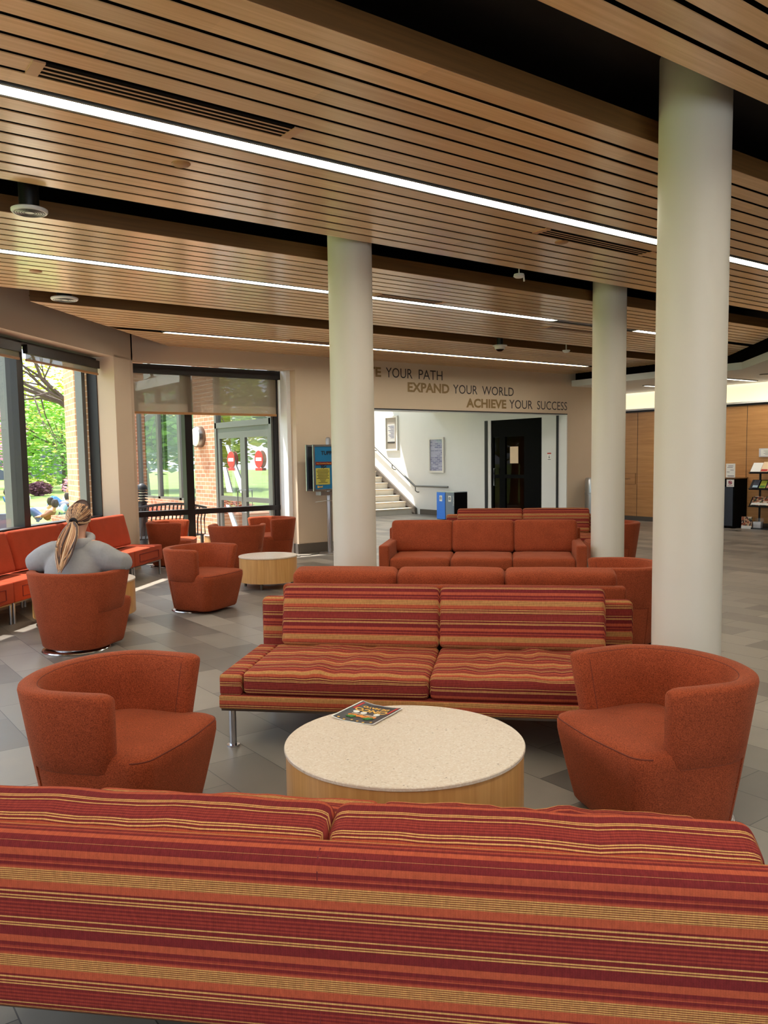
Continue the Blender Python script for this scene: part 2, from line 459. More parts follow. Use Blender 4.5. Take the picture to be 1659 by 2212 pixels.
def tube(bm, pts, r, n=8, closed=False):
    pts = [Vector(p) for p in pts]; rings = []
    rr = r if isinstance(r, (list, tuple)) else [r] * len(pts)
    up = Vector((0, 0, 1))
    for i, p in enumerate(pts):
        a = pts[(i - 1) % len(pts)] if (closed or i) else p
        c = pts[(i + 1) % len(pts)] if (closed or i < len(pts) - 1) else p
        d = (c - a).normalized() if (c - a).length > 1e-9 else Vector((0, 0, 1))
        s = d.cross(up)
        if s.length < .05: s = d.cross(Vector((1, 0, 0)))
        s.normalize(); w = s.cross(d)
        rings.append([bm.verts.new(p + (s * math.cos(2 * PI * k / n) + w * math.sin(2 * PI * k / n)) * rr[i]) for k in range(n)])
    m = len(rings)
    for i in range(m if closed else m - 1):
        a, c = rings[i], rings[(i + 1) % m]
        for k in range(n):
            j = (k + 1) % n; bm.faces.new((a[k], a[j], c[j], c[k]))
    if not closed: bm.faces.new(rings[0][::-1]); bm.faces.new(rings[-1])
    return bm


def axis_pts(h, r, n):
    k = [-h, -h + r * .08, -h + r * .3, -h + r * .62, -h + r]
    inner = [-h + r + (2 * h - 2 * r) * i / n for i in range(1, n)]
    return k + inner + [-x for x in k[::-1]]


LOC = {}


def cushion(bm, M, sx, sy, sz, r=.03, n=(10, 6, 3), puff=(0, 0, .02), fn=None):
    """soft rounded block of size sx,sy,sz about matrix M; puff bulges each pair of faces; fn(p) -> extra offset in local coordinates"""
    h = (sx / 2, sy / 2, sz / 2); r = min(r, min(h) * .98)
    ax = [axis_pts(h[i], r, n[i]) for i in range(3)]
    cache = {}; cen = M.translation; LOC.clear()

    def vert(p):
        key = tuple(round(c, 6) for c in p)
        if key in cache: return cache[key]
        q = Vector([max(-(h[i] - r), min(h[i] - r, p[i])) for i in range(3)]); d = Vector(p) - q
        o = q + d.normalized() * r if d.length > 1e-9 else q
        e = [max(0, 1 - (o[i] / h[i]) ** 2) for i in range(3)]
        w = o.copy()
        for i in range(3):
            j, k = (i + 1) % 3, (i + 2) % 3
            w[i] += puff[i] * (o[i] / h[i]) * (e[j] * e[k]) ** .6
        if fn: w += fn(w)
        cache[key] = bm.verts.new(M @ w)
        LOC[cache[key]] = (p[0] + cen.x, p[1] + cen.y + p[2] + cen.z)
        return cache[key]

    for i in range(3):
        j, k = (i + 1) % 3, (i + 2) % 3
        for sgn in (-1, 1):
            for a in range(len(ax[j]) - 1):
                for c in range(len(ax[k]) - 1):
                    vs = []
                    for u, v in ((a, c), (a + 1, c), (a + 1, c + 1), (a, c + 1)):
                        p = [0, 0, 0]; p[i] = sgn * h[i]; p[j] = ax[j][u]; p[k] = ax[k][v]
                        x = vert(p)
                        if x not in vs: vs.append(x)
                    if len(vs) > 2:
                        try: bm.faces.new(vs)
                        except ValueError: pass
    return bm


def stripe_uv(bm, off, u0=0.0):
    uv = bm.loops.layers.uv.new('UVMap')
    for f in bm.faces:
        for lp in f.loops:
            x, v = LOC[lp.vert]; lp[uv].uv = (x + u0, off - v + 21.0)


def T(x, y, z, rx=0, ry=0, rz=0):
    return Matrix.Translation((x, y, z)) @ Matrix.Rotation(rz, 4, 'Z') @ Matrix.Rotation(ry, 4, 'Y') @ Matrix.Rotation(rx, 4, 'X')


def wrinkle(seed, amp, freq, axis=2, cond=None, stretch=(1, 1, 1)):
    def fn(p):
        k = noise.noise(Vector((p.x * freq * stretch[0] + seed, p.y * freq * stretch[1] + seed * .7, p.z * freq * stretch[2])))
        o = Vector((0, 0, 0))
        if cond is None or cond(p): o[axis] = amp * k * (cond(p) if cond else 1)
        return o
    return fn


def text(name, body, size, mat, M, parent=None, bold=0, align='LEFT', depth=.001, sx=1.0):
    cu = bpy.data.curves.new(name, 'FONT'); cu.body = body; cu.size = size; cu.align_x = align; cu.offset = bold; cu.extrude = depth
    cu.resolution_u = 3
    o = bpy.data.objects.new(name, cu); C.objects.link(o)
    dg = bpy.context.evaluated_depsgraph_get(); dg.update()
    me = bpy.data.meshes.new_from_object(o.evaluated_get(dg))
    C.objects.unlink(o); bpy.data.objects.remove(o); bpy.data.curves.remove(cu)
    me.transform(M @ Matrix.Diagonal((sx, 1, 1, 1))); me.materials.clear(); me.materials.append(MAT[mat])
    o = bpy.data.objects.new(name, me); C.objects.link(o)
    if parent is not None: o.parent = parent
    return o


def text_fit(name, body, x0, x1, h, mat, base, parent=None, bold=0):
    """text standing on an xz wall (facing -y): spans x0..x1 with capital height h, base = (y, z)"""
    o = text(name, body, 1.0, mat, Matrix.Identity(4), parent, bold, depth=0)
    xs = [v.co.x for v in o.data.vertices]; zs = [v.co.y for v in o.data.vertices]
    a, c = min(xs), max(xs); ys = max(zs)
    ymin = min(zs)
    k = (x1 - x0) / (c - a); kz = h / ys
    for v in o.data.vertices:
        x, y = v.co.x, v.co.y
        v.co = (x0 + (x - a) * k, base[0], base[1] + y * kz)
    return o


RM = {'front': Matrix.Rotation(PI / 2, 4, 'X')}   # text plane xy -> xz, facing -y


# ================================================================== THE SETTING
ZC = 3.16          # underside of the slats
YW = 11.48         # far wall
SW = -5.19         # left wall (in furniture coordinates)
bm = nb(); prism(bm, [ST(-5.5, -2.5)[:2], (-5.66, -4.8), (16.2, -4.8), (16.2, 14.3), (14.15, 14.3), (14.15, 25), (7.95, 25), (7.95, 12.1), (6.9, 12.1), (6.9, 12.0), (4.1, 12.0), ST(-5.5, 11.2)[:2]], -.1, 0); struct('floor', bm, 'floor_tile')
bm = nb(); prism(bm, [ST(-5.5, -2.5)[:2], (-5.66, -4.85), (16.3, -4.85), (16.3, 14.3), (14.2, 14.3), (14.2, 12.2), (4.1, 12.2), ST(-5.5, 11.2)[:2]], 3.5, 3.6); struct('ceiling', bm, 'plenum_black')
# outdoor ground and the building's roof slabs are below, with the outdoors

# far wall: solid parts around niche (window_2) and the stair hall opening
bm = nb()
box(bm, 4.14, 6.77, YW, YW + .28, 2.93, 3.5)                 # over the niche
box(bm, 6.77, 8.05, YW, YW + .3, 0, 3.5)                     # between niche and opening
box(bm, 8.05, 13.17, YW, YW + .26, 2.36, 3.5)                # over the opening
box(bm, 13.17, 14.75, YW, YW + .26, 0, 3.5)                  # right of the opening
box(bm, 6.77, 6.95, YW + .29, 12.15, -.15, 3.5)              # niche right cheek
struct('wall_far', bm, 'wall_paint')
bm = nb(); box(bm, 6.70, 6.78, YW + .16, 11.93, 0, 2.93); struct('trim_1', bm, 'white_paint')
bm = nb(); box(bm, 6.77, 8.05, YW - .012, YW, 0, .16); box(bm, 13.2, 14.75, YW - .012, YW, 0, .16); box(bm, 6.755, 6.77, YW, 11.62, 0, .16)
struct('baseboard_far', bm, 'baseboard_gray')


def wallST(bm, s0, s1, t0, t1, z0, z1):
    prism(bm, [ST(s0, t0)[:2], ST(s1, t0)[:2], ST(s1, t1)[:2], ST(s0, t1)[:2]], z0, z1)


bm = nb()
wallST(bm, -5.55, SW, -2.5, 11.05, 2.92, 3.5)                # soffit beam over the windows
wallST(bm, -5.55, SW, 10.52, 11.0, 0, 2.95)                  # pilaster between the two windows
wallST(bm, -5.55, SW - .02, -2.5, 10.52, -.15, .74)               # below the sills
wallST(bm, -5.55, SW, -2.5, -1.9, 0, 2.95)
struct('wall_left', bm, 'wall_paint')
bm = nb(); box(bm, 4.02, 4.16, YW + .0, 12.1, -.1, 3.5); struct('trim_2', bm, 'wall_paint')
bm = nb()
p = ST(SW, -2.5)
box(bm, p.x - .2, p.x, -4.9, p.y, -.1, 3.55); struct('wall_near_left', bm, 'wall_paint')
bm = nb(); box(bm, p.x - .2, 16.2, -4.9, -4.7, -.1, .35); box(bm, p.x - .2, 16.2, -4.9, -4.7, 2.95, 3.55); box(bm, 3.6, 16.2, -4.9, -4.7, .3, 3.0); struct('wall_near', bm, 'wall_paint')


def winframe(name, a0, a1, zs, mull, plane, thick=.06, dark='frame_black', depth=.14):
    """plane(a, d, z) -> world. Window of edge a0..a1 with mullions at mull; zs = (z_bottom, z_top)"""
    w = nb()

    def bar(b0, b1, z0, z1, d0=0, d1=depth):
        v = [w.verts.new(plane(a, d, z)) for a, d, z in ((b0, d0, z0), (b1, d0, z0), (b1, d1, z0), (b0, d1, z0), (b0, d0, z1), (b1, d0, z1), (b1, d1, z1), (b0, d1, z1))]
        for q in ((0, 3, 2, 1), (4, 5, 6, 7), (0, 1, 5, 4), (1, 2, 6, 5), (2, 3, 7, 6), (3, 0, 4, 7)): w.faces.new([v[i] for i in q])
    z0, z1 = zs
    bar(a0, a1, z0, z0 + thick); bar(a0, a1, z1 - thick, z1)
    bar(a0, a0 + thick * 1.6, z0, z1); bar(a1 - thick * 1.6, a1, z0, z1)
    root = obj(name, w, dark, None, False); tag(root, None, None, None, 'structure')
    ms = [a0] + list(mull) + [a1]
    for mu in mull:
        w = nb(); bar(mu - .06, mu + .06, z0, z1); obj('mullion', w, dark, root, False)
    for i in range(len(ms) - 1):
        w = nb()
        vs = [w.verts.new(plane(a, depth * .6, z)) for a, z in ((ms[i] + .03, z0 + .02), (ms[i + 1] - .03, z0 + .02), (ms[i + 1] - .03, z1 - .02), (ms[i] + .03, z1 - .02))]
        w.faces.new(vs); obj('pane', w, 'window_glass', root, False)
    return root


pl = lambda a, d, z: ST(-5.44 - d, a, z)
win1 = winframe('window_1', -1.9, 10.6, (.74, 2.90), [8.74 - 1.78 * i for i in range(6)], pl)
# outer grey covers of the mullions, seen through the glass at an angle
for a in [10.42] + [8.74 - 1.78 * i for i in range(4)]:
    bm = nb(); wallST(bm, -5.68, -5.585, a - .045, a + .045, .74, 2.9)
    obj('mullion_cover', bm, 'frame_gray', win1, False)
bm = nb(); wallST(bm, -5.44, SW - .03, -1.9, 10.52, .72, .745); obj('sill', bm, 'frame_black', win1, False)
# roller shades: one fascia tube with hem per bay
for i, (a0, a1) in enumerate(((8.80, 10.48), (7.02, 8.68), (5.24, 6.9), (3.46, 5.12), (1.68, 3.34))):
    root = thing('roller_shade', ('beige roller shade rolled up at the head of the left window beside the brick pier',
                 'beige roller shade rolled up in the second left window bay at the picture edge',
                 'beige roller shade rolled up in the third left window bay, outside the frame',
                 'beige roller shade rolled up in the fourth left window bay, outside the frame',
                 'beige roller shade rolled up in the fifth left window bay, outside the frame')[i], 'window shade', ST(-5.40, (a0 + a1) / 2, 2.76), PI / 4)
    h = (a1 - a0) / 2
    bm = nb(); box(bm, -h, h, -.03, .03, .0, .10); obj('cassette', bm, 'frame_black', root, False)
    bm = nb(); box(bm, -h + .01, h - .01, -.004, .004, -.06, .0); obj('fabric', bm, 'shade_mesh', root, False)
    bm = nb(); box(bm, -h + .01, h - .01, -.012, .012, -.085, -.06); obj('hem_bar', bm, 'beige_plastic', root, False)

winframe('window_fill', -5.4, 3.6, (.35, 2.95), [-3.2, -.9, 1.4], lambda a, d, z: Vector((a, -4.76 - d, z)))  # unseen window added behind the viewer to light the near sofa's back
pl2 = lambda a, d, z: Vector((a, 11.93 + d, z))
win2 = winframe('window_2', 4.16, 6.70, (-.02, 2.93), [5.15], pl2, .05)
bm = nb(); box(bm, 4.16, 6.70, 11.92, 12.06, .70, .78); obj('transom', bm, 'frame_black', win2, False)
root = thing('roller_shade', 'grey-brown see-through roller shade half lowered over the far window with the glass doors', 'window shade', (5.42, 11.88, 2.80))
bm = nb(); box(bm, -1.24, 1.28, -.05, .04, .0, .135); obj('cassette', bm, 'frame_black', root, False)
bm = nb(); box(bm, -1.22, 1.22, -.002, .002, -.55, 0); obj('fabric', bm, 'shade_mesh', root, False)
bm = nb(); box(bm, -1.22, 1.22, -.014, .014, -.585, -.55); obj('hem_bar', bm, 'beige_plastic', root, False)

# ---------------- slatted ceiling
PITCH = .146


def clip_right(y): return y + 3.70 * math.sqrt(2) if y < 8.0 else 13.2


def clip_left(y): return max(-7.0, y + (-4.80) * math.sqrt(2))


def panel(name, y0, y1, skip=()):
    bm = nb(); k = int(round((y1 - y0) / PITCH))
    for i in range(k):
        a = y0 + i * PITCH
        if any(abs(a + PITCH / 2 - s_) < PITCH * .6 for s_ in skip): continue
        c0, c1 = a + .0155, a + PITCH - .0155
        if i == 0: c0 = a
        if i == k - 1: c1 = a + PITCH
        l0, l1, r0, r1 = clip_left(c0), clip_left(c1), clip_right(c0), clip_right(c1)
        prism(bm, [(l0, c0), (r0, c0), (r1, c1), (l1, c1)], ZC, ZC + .005)
    root = struct(name, bm, 'ceiling_maple')
    bm = nb(); prism(bm, [(clip_left(y0) , y0 + .03), (clip_right(y0) - .03, y0 + .03), (clip_right(y1) - .03, y1 - .03), (clip_left(y1), y1 - .03)], ZC + .055, ZC + .07)
    obj('backing', bm, 'gap_black', root, False)
    bm = nb()
    for a, c in ((y0 - .004, y0 + .012), (y1 - .012, y1 + .004)):
        prism(bm, [(clip_left(a), a), (clip_right(a), a), (clip_right(c), c), (clip_left(c), c)], ZC + .002, ZC + .112)
    obj('fascia', bm, 'fascia_wood', root, False)
    bm = nb()
    p0, p1 = (clip_left(y0), y0), (clip_left(y1), y1)
    prism(bm, [p0, (p0[0] + .02, p0[1]), (p1[0] + .02, p1[1]), p1], ZC + .002, ZC + .112)
    obj('fascia', bm, 'fascia_wood', root, False)
    return root


L1, L2, L3 = 4.038, 7.028, 10.305
panel('ceiling_1', 2.19 - 17 * PITCH, 2.19, (.956,))
panel('ceiling_5', -.94 - 17 * PITCH, -.94, (-2.174,))
panel('ceiling_2', 2.79, 5.272, (L1,))
panel('ceiling_3', 5.945, 8.427, (L2,))
panel('ceiling_4', 9.02, 11.48 + .02, (L3,))


def linear_light(x0, x1, y, label, mat='lamp_diffuser', z=ZC, w=.125):
    root = thing('linear_light', label, 'ceiling light', ((x0 + x1) / 2, y, z), 0, 'long recessed strip lights')
    h = (x1 - x0) / 2
    bm = nb(); box(bm, -h, h, -w / 2 + .014, w / 2 - .014, .012, .02); obj('diffuser', bm, mat, root, False)
    bm = nb(); box(bm, -h, h, -w / 2 - .004, -w / 2 + .014, -.002, .03); box(bm, -h, h, w / 2 - .014, w / 2 + .004, -.002, .03)
    box(bm, -h - .012, -h, -w / 2, w / 2, -.002, .03); box(bm, h, h + .012, -w / 2, w / 2, -.002, .03)
    box(bm, -h - .012, h + .012, -w / 2, w / 2, .024, .03)
    obj('trim', bm, 'frame_gray', root, False)
    return root


linear_light(-1.6, 9.6, L1, 'long lit strip light in the nearest full slat panel, crossing the whole picture')
linear_light(-3.6, 6.0, .956, 'added strip light in the slat panel overhead, behind the viewer, brightening the foreground')  # unseen strip added to brighten the near sofa and the foreground
linear_light(-4.6, 3.0, -2.174, 'added strip light in the panel farthest behind the viewer, brightening the foreground')  # another unseen strip, added farther back for more foreground light
linear_light(.3, 7.83, L2, 'lit strip light in the middle slat panel, passing behind the left column')
linear_light(7.86, 9.36, L2, 'unlit greyish stretch of strip light between the middle columns', 'lamp_off')
linear_light(9.40, 10.6, L2, 'short lit strip light between the far column and the near right column')
linear_light(4.16, 12.36, L3, 'lit strip light in the farthest slat panel above the wall lettering')


def vent(x0, x1, y, label):
    root = thing('ceiling_vent', label, 'vent', ((x0 + x1) / 2, y, ZC))
    h = (x1 - x0) / 2; w = .138
    bm = nb(); box(bm, -h, h, -w / 2, w / 2, -.001, .004); obj('slots', bm, 'gap_black', root, False)
    bm = nb()
    for i in range(3):
        a = -w / 2 + .028 + i * .038; box(bm, -h, h, a, a + .011, -.003, .002)
    box(bm, -h - .05, -h, -w / 2, w / 2, -.006, .002); box(bm, h, h + .05, -w / 2, w / 2, -.006, .002)
    obj('frame', bm, 'vent_wood', root, False)
    return root


vent(1.02, 2.20, 3.745, 'slotted air vent in the nearest slats above the long light, upper left')
vent(4.68, 5.88, 4.31, 'slotted air vent in the slats just below the long light, near the right column')
vent(5.05, 5.85, 6.97 - .09, 'slotted air vent beside the middle strip light, right of the left column')
vent(8.15, 9.1, 7.43, 'slotted air vent below the unlit strip light, left of the far column')
vent(5.86, 6.6, 10.12, 'slotted air vent beside the farthest strip light, left of the left column')


def disc(x, y, label):
    bm = nb(); lathe(bm, [(0, -.008), (.045, -.008), (.052, -.003), (.052, .004), (0, .004)], 28)
    o = obj('sprinkler_cover', bm, 'beige_plastic'); o.location = (x, y, ZC); tag(o, label, 'sprinkler cover', 'round sprinkler covers in the slats')


disc(1.94, 4.47, 'round beige sprinkler cover in the nearest slats, between light and slot')
disc(1.94, 7.60, 'round beige sprinkler cover in the middle slats near the left picture edge')
disc(5.03, 4.45, 'round beige sprinkler cover beside the air vent near the right column')


def speaker(x, y, z, r, label):
    root = thing('ceiling_speaker', label, 'speaker', (x, y, z))
    bm = nb(); lathe(bm, [(0, 0), (r * .94, 0), (r, .008), (r, .02), (r * .9, .026), (0, .026)], 40); obj('bezel', bm, 'white_plastic', root)
    bm = nb()
    for i in range(5): tube(bm, [(r * (.3 + .13 * i) * math.cos(a), r * (.3 + .13 * i) * math.sin(a), -.001) for a in [2 * PI * k / 32 for k in range(32)]], .0025, 5, True)
    obj('grille', bm, 'frame_gray', root)
    bm = nb(); cyl(bm, 0, 0, .026, 3.5 - z, r * .55, 24); obj('can', bm, 'black_plastic', root)


speaker(1.39, 5.52, 3.06, .108, 'white round speaker hung in the ceiling slot at the left picture edge')
speaker(2.46, 8.62, 3.13, .13, 'white round speaker under the farther ceiling slot, above the left window')
root = thing('security_camera', 'white dome security camera hanging in the far ceiling slot before the lettering', 'security camera', (8.50, 8.66, 3.07))
bm = nb(); lathe(bm, [(0, .03), (.10, .03), (.105, .02), (.07, .01), (0, .01)], 32); obj('mount', bm, 'white_plastic', root)
bm = nb(); lathe(bm, [(0, -.06), (.03, -.055), (.058, -.03), (.066, .01), (0, .01)], 32); obj('dome', bm, 'dark_glass', root)
bm = nb(); lathe(bm, [(.066, .012), (.078, .012), (.074, -.02), (.064, -.03)], 32); obj('skirt', bm, 'white_plastic', root)
bm = nb(); cyl(bm, 0, 0, .03, .43, .045, 16); obj('stem', bm, 'black_plastic', root)
root = thing('motion_sensor', 'small white motion sensor on a stem at the edge of the middle slot', 'sensor', (5.50, 5.36, 3.12))
bm = nb(); lathe(bm, [(0, -.015), (.035, -.012), (.05, .0), (.045, .02), (0, .025)], 28); obj('body', bm, 'white_plastic', root)
bm = nb(); tube(bm, [(.03, 0, 0), (.05, -.01, .0), (.052, -.012, -.04)], .008, 8); obj('aerial', bm, 'white_plastic', root)
bm = nb(); cyl(bm, 0, 0, .02, .38, .006, 8); obj('stem', bm, 'white_plastic', root)
bm = nb(); lathe(bm, [(0, -.03), (.03, -.026), (.052, -.008), (.06, .012), (.0, .02)], 28); cyl(bm, 0, 0, .02, .40, .008, 8)
o = obj('smoke_detector', bm, 'white_plastic'); o.location = (9.86, 8.62, 3.10); tag(o, 'small white smoke detector in the far slot, left of the far column', 'smoke detector')


def column(name, x, y, label):
    bm = nb(); lathe(bm, [(0, 0), (.175, 0), (.175, 3.5), (0, 3.5)], 64)
    o = obj(name, bm, 'column_paint'); o.location = (x, y, 0); tag(o, label, None, None, 'structure')


column('column_left', 3.80, 5.55, 'round off-white column beside the left end of the plain orange sofas')
column('column_right', 3.86, 2.54, 'round off-white column behind the front right tub chair')
column('column_far', 7.23, 5.73, 'round off-white column at the right end of the armed orange sofa')

# ---------------- lower white ceiling of the lobby on the right
FX = 13.3
kx, ky = 13.3, 7.78
poly = [(FX, YW), (kx, ky), (ky - 8 + (kx - ky), -8 + 0)]
s_f = (kx - ky) * R2
e0 = (-4.7 + (kx - ky), -4.7)
bm = nb(); prism(bm, [(FX, YW), (kx, ky), e0, (16.1, -4.7), (16.1, 14.2), (14.75, 14.2), (14.75, YW)], 2.92, 3.04)
struct('ceiling_lobby', bm, 'white_paint')
bm = nb(); prism(bm, [(FX + .12, YW), (kx + .12, ky - .05), (e0[0] + .17, e0[1]), (16.3, -4.7), (16.3, 14.2), (14.75, 14.2), (14.75, YW)], 3.035, 3.6); struct('ceiling_gap_block', bm, 'gap_black')  # black block added to stop sky leaks and darken the shaded gap
bm = nb(); box(bm, 16, 16.15, -4.7, 14.2, 0, 2.51); struct('wall_oak', bm, 'wall_oak', label='oak veneer wall of the lobby')
for yj in (9.22, 11.86):
    bm = nb(); box(bm, 15.997, 16.001, yj - .004, yj + .004, .08, 2.49); struct('trim_3', bm, 'ink_dark')
bm = nb(); box(bm, 15.997, 16.001, 9.22, 11.86, .842, .852); struct('trim_4', bm, 'vent_wood')
bm = nb(); box(bm, 15.985, 16.0, -4.7, 14.2, 0, .10); struct('baseboard_lobby', bm, 'baseboard_gray')
bm = nb(); box(bm, 15.96, 16.0, -4.7, 14.2, 2.47, 2.51); struct('trim_5', bm, 'ink_dark')
bm = nb(); box(bm, 15.9, 16.12, -4.7, 14.2, 2.51, 2.545); struct('trim_6', bm, 'white_paint')
bm = nb(); box(bm, 16.13, 16.16, -4.7, 14.2, 2.545, 2.93); struct('cove_wall_glow', bm, 'cove_glow', label='cove wall above the oak, its warm lamp wash put in as glow')  # cove wall made to emit, in place of cove lamps washing it
bm = nb(); box(bm, 14.75, 16.2, 14.0, 14.2, 0, 2.95); struct('wall_lobby_end', bm, 'wall_paint')
linear_light(14.45, 15.6, 8.845, 'short strip light in the white lobby ceiling at the right picture edge', 'lamp_small', 2.905, .11)
linear_light(14.45, 15.6, 10.545, 'short strip light in the white lobby ceiling between the columns', 'lamp_small', 2.905, .11)
linear_light(14.45, 15.6, 7.1, 'short strip light in the white lobby ceiling, outside the frame', 'lamp_small', 2.905, .11)
bm = nb(); lathe(bm, [(0, -.004), (.10, -.004), (.11, .0), (.11, .012), (0, .012)], 32)
o = obj('round_diffuser', bm, 'frame_gray'); o.location = (14.5, 8.02, 2.907); tag(o, 'dark round air diffuser in the white lobby ceiling, right edge', 'vent')
root = thing('wall_hatch', 'small lettered access panel outlined in the oak wall between the columns', 'access panel', (15.994, 12.12, .96))
bm = nb(); box(bm, -.004, .002, -.22, .33, -.12, .12); obj('door', bm, 'wall_oak', root, False)
bm = nb()
for a, c, d, e in ((-.225, -.218, -.125, .125), (.33, .337, -.125, .125)): box(bm, -.006, .002, a, c, d, e)
box(bm, -.006, .002, -.225, .337, .119, .125); box(bm, -.006, .002, -.225, .337, -.125, -.119)
obj('rim', bm, 'fascia_wood', root, False)
text('lettering', 'LIGHTS', .05, 'ink_dark', Matrix.Translation((-.007, .08, -.02)) @ Matrix.Rotation(-PI / 2, 4, 'Z') @ RM['front'], root, depth=.0005)

# ---------------- stair hall behind the opening
bm = nb()
box(bm, 13.25, 13.6, YW + .26, 12.25, 0, 2.72)          # beside the dark doors
box(bm, 13.25, 13.6, 13.80, 14.60, 0, 2.72)             # pier
box(bm, 13.25, 13.6, 12.25, 13.80, 2.33, 2.72)          # over the doors
box(bm, 13.6, 14.1, 14.60, 14.75, 0, 2.72)
box(bm, 14.0, 14.2, 14.6, 25, -.1, 6.2)                 # stair wall
box(bm, 8.0, 14.2, 24.8, 25.0, -.1, 6.2)
box(bm, 7.9, 8.05, 11.9, 16.0, 2.3, 6.2)
box(bm, 7.9, 8.05, 16.0, 25, 3.0, 6.2)
struct('wall_stair_hall', bm, 'white_paint')
bm = nb(); box(bm, 8.0, 14.1, YW + .26, 16.8, 2.68, 2.8); box(bm, 8.0, 9.4, 19.7, 25, 6.1, 6.2); box(bm, 8.0, 14.2, 16.7, 19.7, 6.1, 6.2); box(bm, 8.0, 14.2, 16.7, 16.8, 2.7, 6.2)
struct('ceiling_stair_hall', bm, 'white_paint')
bm = nb(); box(bm, 13.15, 13.172, YW - .006, YW + .25, 0, 2.36); box(bm, 8.05, 13.15, YW + .006, YW + .25, 2.345, 2.362); struct('trim_7', bm, 'white_paint')
bm = nb(); box(bm, 13.12, 13.15, YW + .21, YW + .25, 0, 2.34); box(bm, 8.05, 13.17, YW - .008, YW + .004, 2.345, 2.365); struct('trim_9', bm, 'ink_dark')
bm = nb(); box(bm, 13.235, 13.25, 13.90, 13.99, 0, 2.33); struct('trim_8', bm, 'ink_dark')
bm = nb(); box(bm, 13.985, 14.0, 14.7, 17.3, 0, .14); struct('baseboard_stair', bm, 'baseboard_gray')
# opening at the left of the hall lets the daylight in: a glazed screen
hallwin = winframe('window_3', 12.2, 24.0, (0, 2.95), [14.1, 16.0, 18.0, 20.0, 22.0], lambda a, d, z: Vector((8.02 - d, a, z)), .05, 'frame_gray', .08)
# stairs
root = thing('staircase', 'pale stone staircase rising to the left beyond the wide opening', 'stairs', (12.0, 17.55, 0))
NS = 18
for i in range(NS):
    bm = nb(); box(bm, -1.6, 1.9, i * .27, (i + 1) * .27 + .02, 0 if i < 3 else (i - 2) * .165 - .1, (i + 1) * .165 - .035)
    st = obj('step', bm, 'stair_stone', root, False)
    bm = nb(); box(bm, -1.62, 1.9, i * .27 - .025, (i + 1) * .27, (i + 1) * .165 - .035, (i + 1) * .165)
    obj('tread', bm, 'stone_pale', st, False)
bm = nb()
p = [(0, 0), (-.12, 0), (-.12, .16), (NS * .27, NS * .165 + .2), (NS * .27, NS * .165 - .3)]
a = [bm.verts.new((1.93, y, z)) for y, z in p]; c = [bm.verts.new((1.985, y, z)) for y, z in p]
bm.faces.new(a); bm.faces.new(c[::-1])
for i in range(5): bm.faces.new((a[i], a[(i + 1) % 5], c[(i + 1) % 5], c[i]))
obj('stringer', bm, 'baseboard_gray', root, False)
root = thing('handrail', 'grey metal handrail fixed to the white stair wall', 'handrail', (13.9, 17.4, .0))
bm = nb(); tube(bm, [(0, -1.35, .755), (0, 0, .755), (0, 4.6, .755 + 4.6 * .605)], .028, 10); obj('rail', bm, 'frame_gray', root)
for y, z in ((-.02, .755), (1.0, 1.36), (1.9, 1.9), (3.2, 2.69)):
    bm = nb(); tube(bm, [(0, y, z - .01), (0, y, z - .12), (.04, y - .03, z - .16), (.10, y - .03, z - .16)], .014, 8); obj('bracket', bm, 'frame_gray', root)


def noticeboard(y0, y1, z0, z1, label, kind):
    root = thing('notice_case', label, 'notice board', (14.0, (y0 + y1) / 2, (z0 + z1) / 2))
    h, v = (y1 - y0) / 2, (z1 - z0) / 2
    bm = nb(); box(bm, -.05, -.006, -h, -h + .05, -v, v); box(bm, -.05, -.006, h - .05, h, -v, v); box(bm, -.05, -.006, -h + .05, h - .05, v - .05, v); box(bm, -.05, -.006, -h + .05, h - .05, -v, -v + .05)
    obj('frame', bm, 'white_plastic', root, False)
    bm = nb(); box(bm, -.02, -.006, -h + .05, h - .05, -v + .05, v - .05); obj('back_panel', bm, 'cork_board' if kind == 0 else 'timetable', root, False)
    if kind == 0:
        bm = nb(); box(bm, -.024, -.020, -h + .14, h - .10, -v + .25, v - .22); s = obj('sheet', bm, 'paper_white', root, False)
        bm = nb()
        for i in range(9): box(bm, -.0255, -.024, -h + .17, h - .15 - .05 * (i % 3), v - .29 - .04 * i, v - .275 - .04 * i)
        obj('print', bm, 'ink_navy', s, False)
        bm = nb(); box(bm, -.0255, -.024, -h + .14, h - .10, -v + .21, -v + .25); obj('caption_bar', bm, 'ink_dark', s, False)
    bm = nb(); box(bm, -.034, -.030, -h + .05, h - .05, -v + .05, v - .05); obj('glazing', bm, 'clear_acrylic', root, False)


noticeboard(18.22, 18.80, 1.72, 2.68, 'tall glazed notice case with one sheet, high beside the stair rail', 0)
noticeboard(16.28, 16.88, 1.12, 2.03, 'glazed notice case filled with a bluish timetable above the recycling bins', 1)


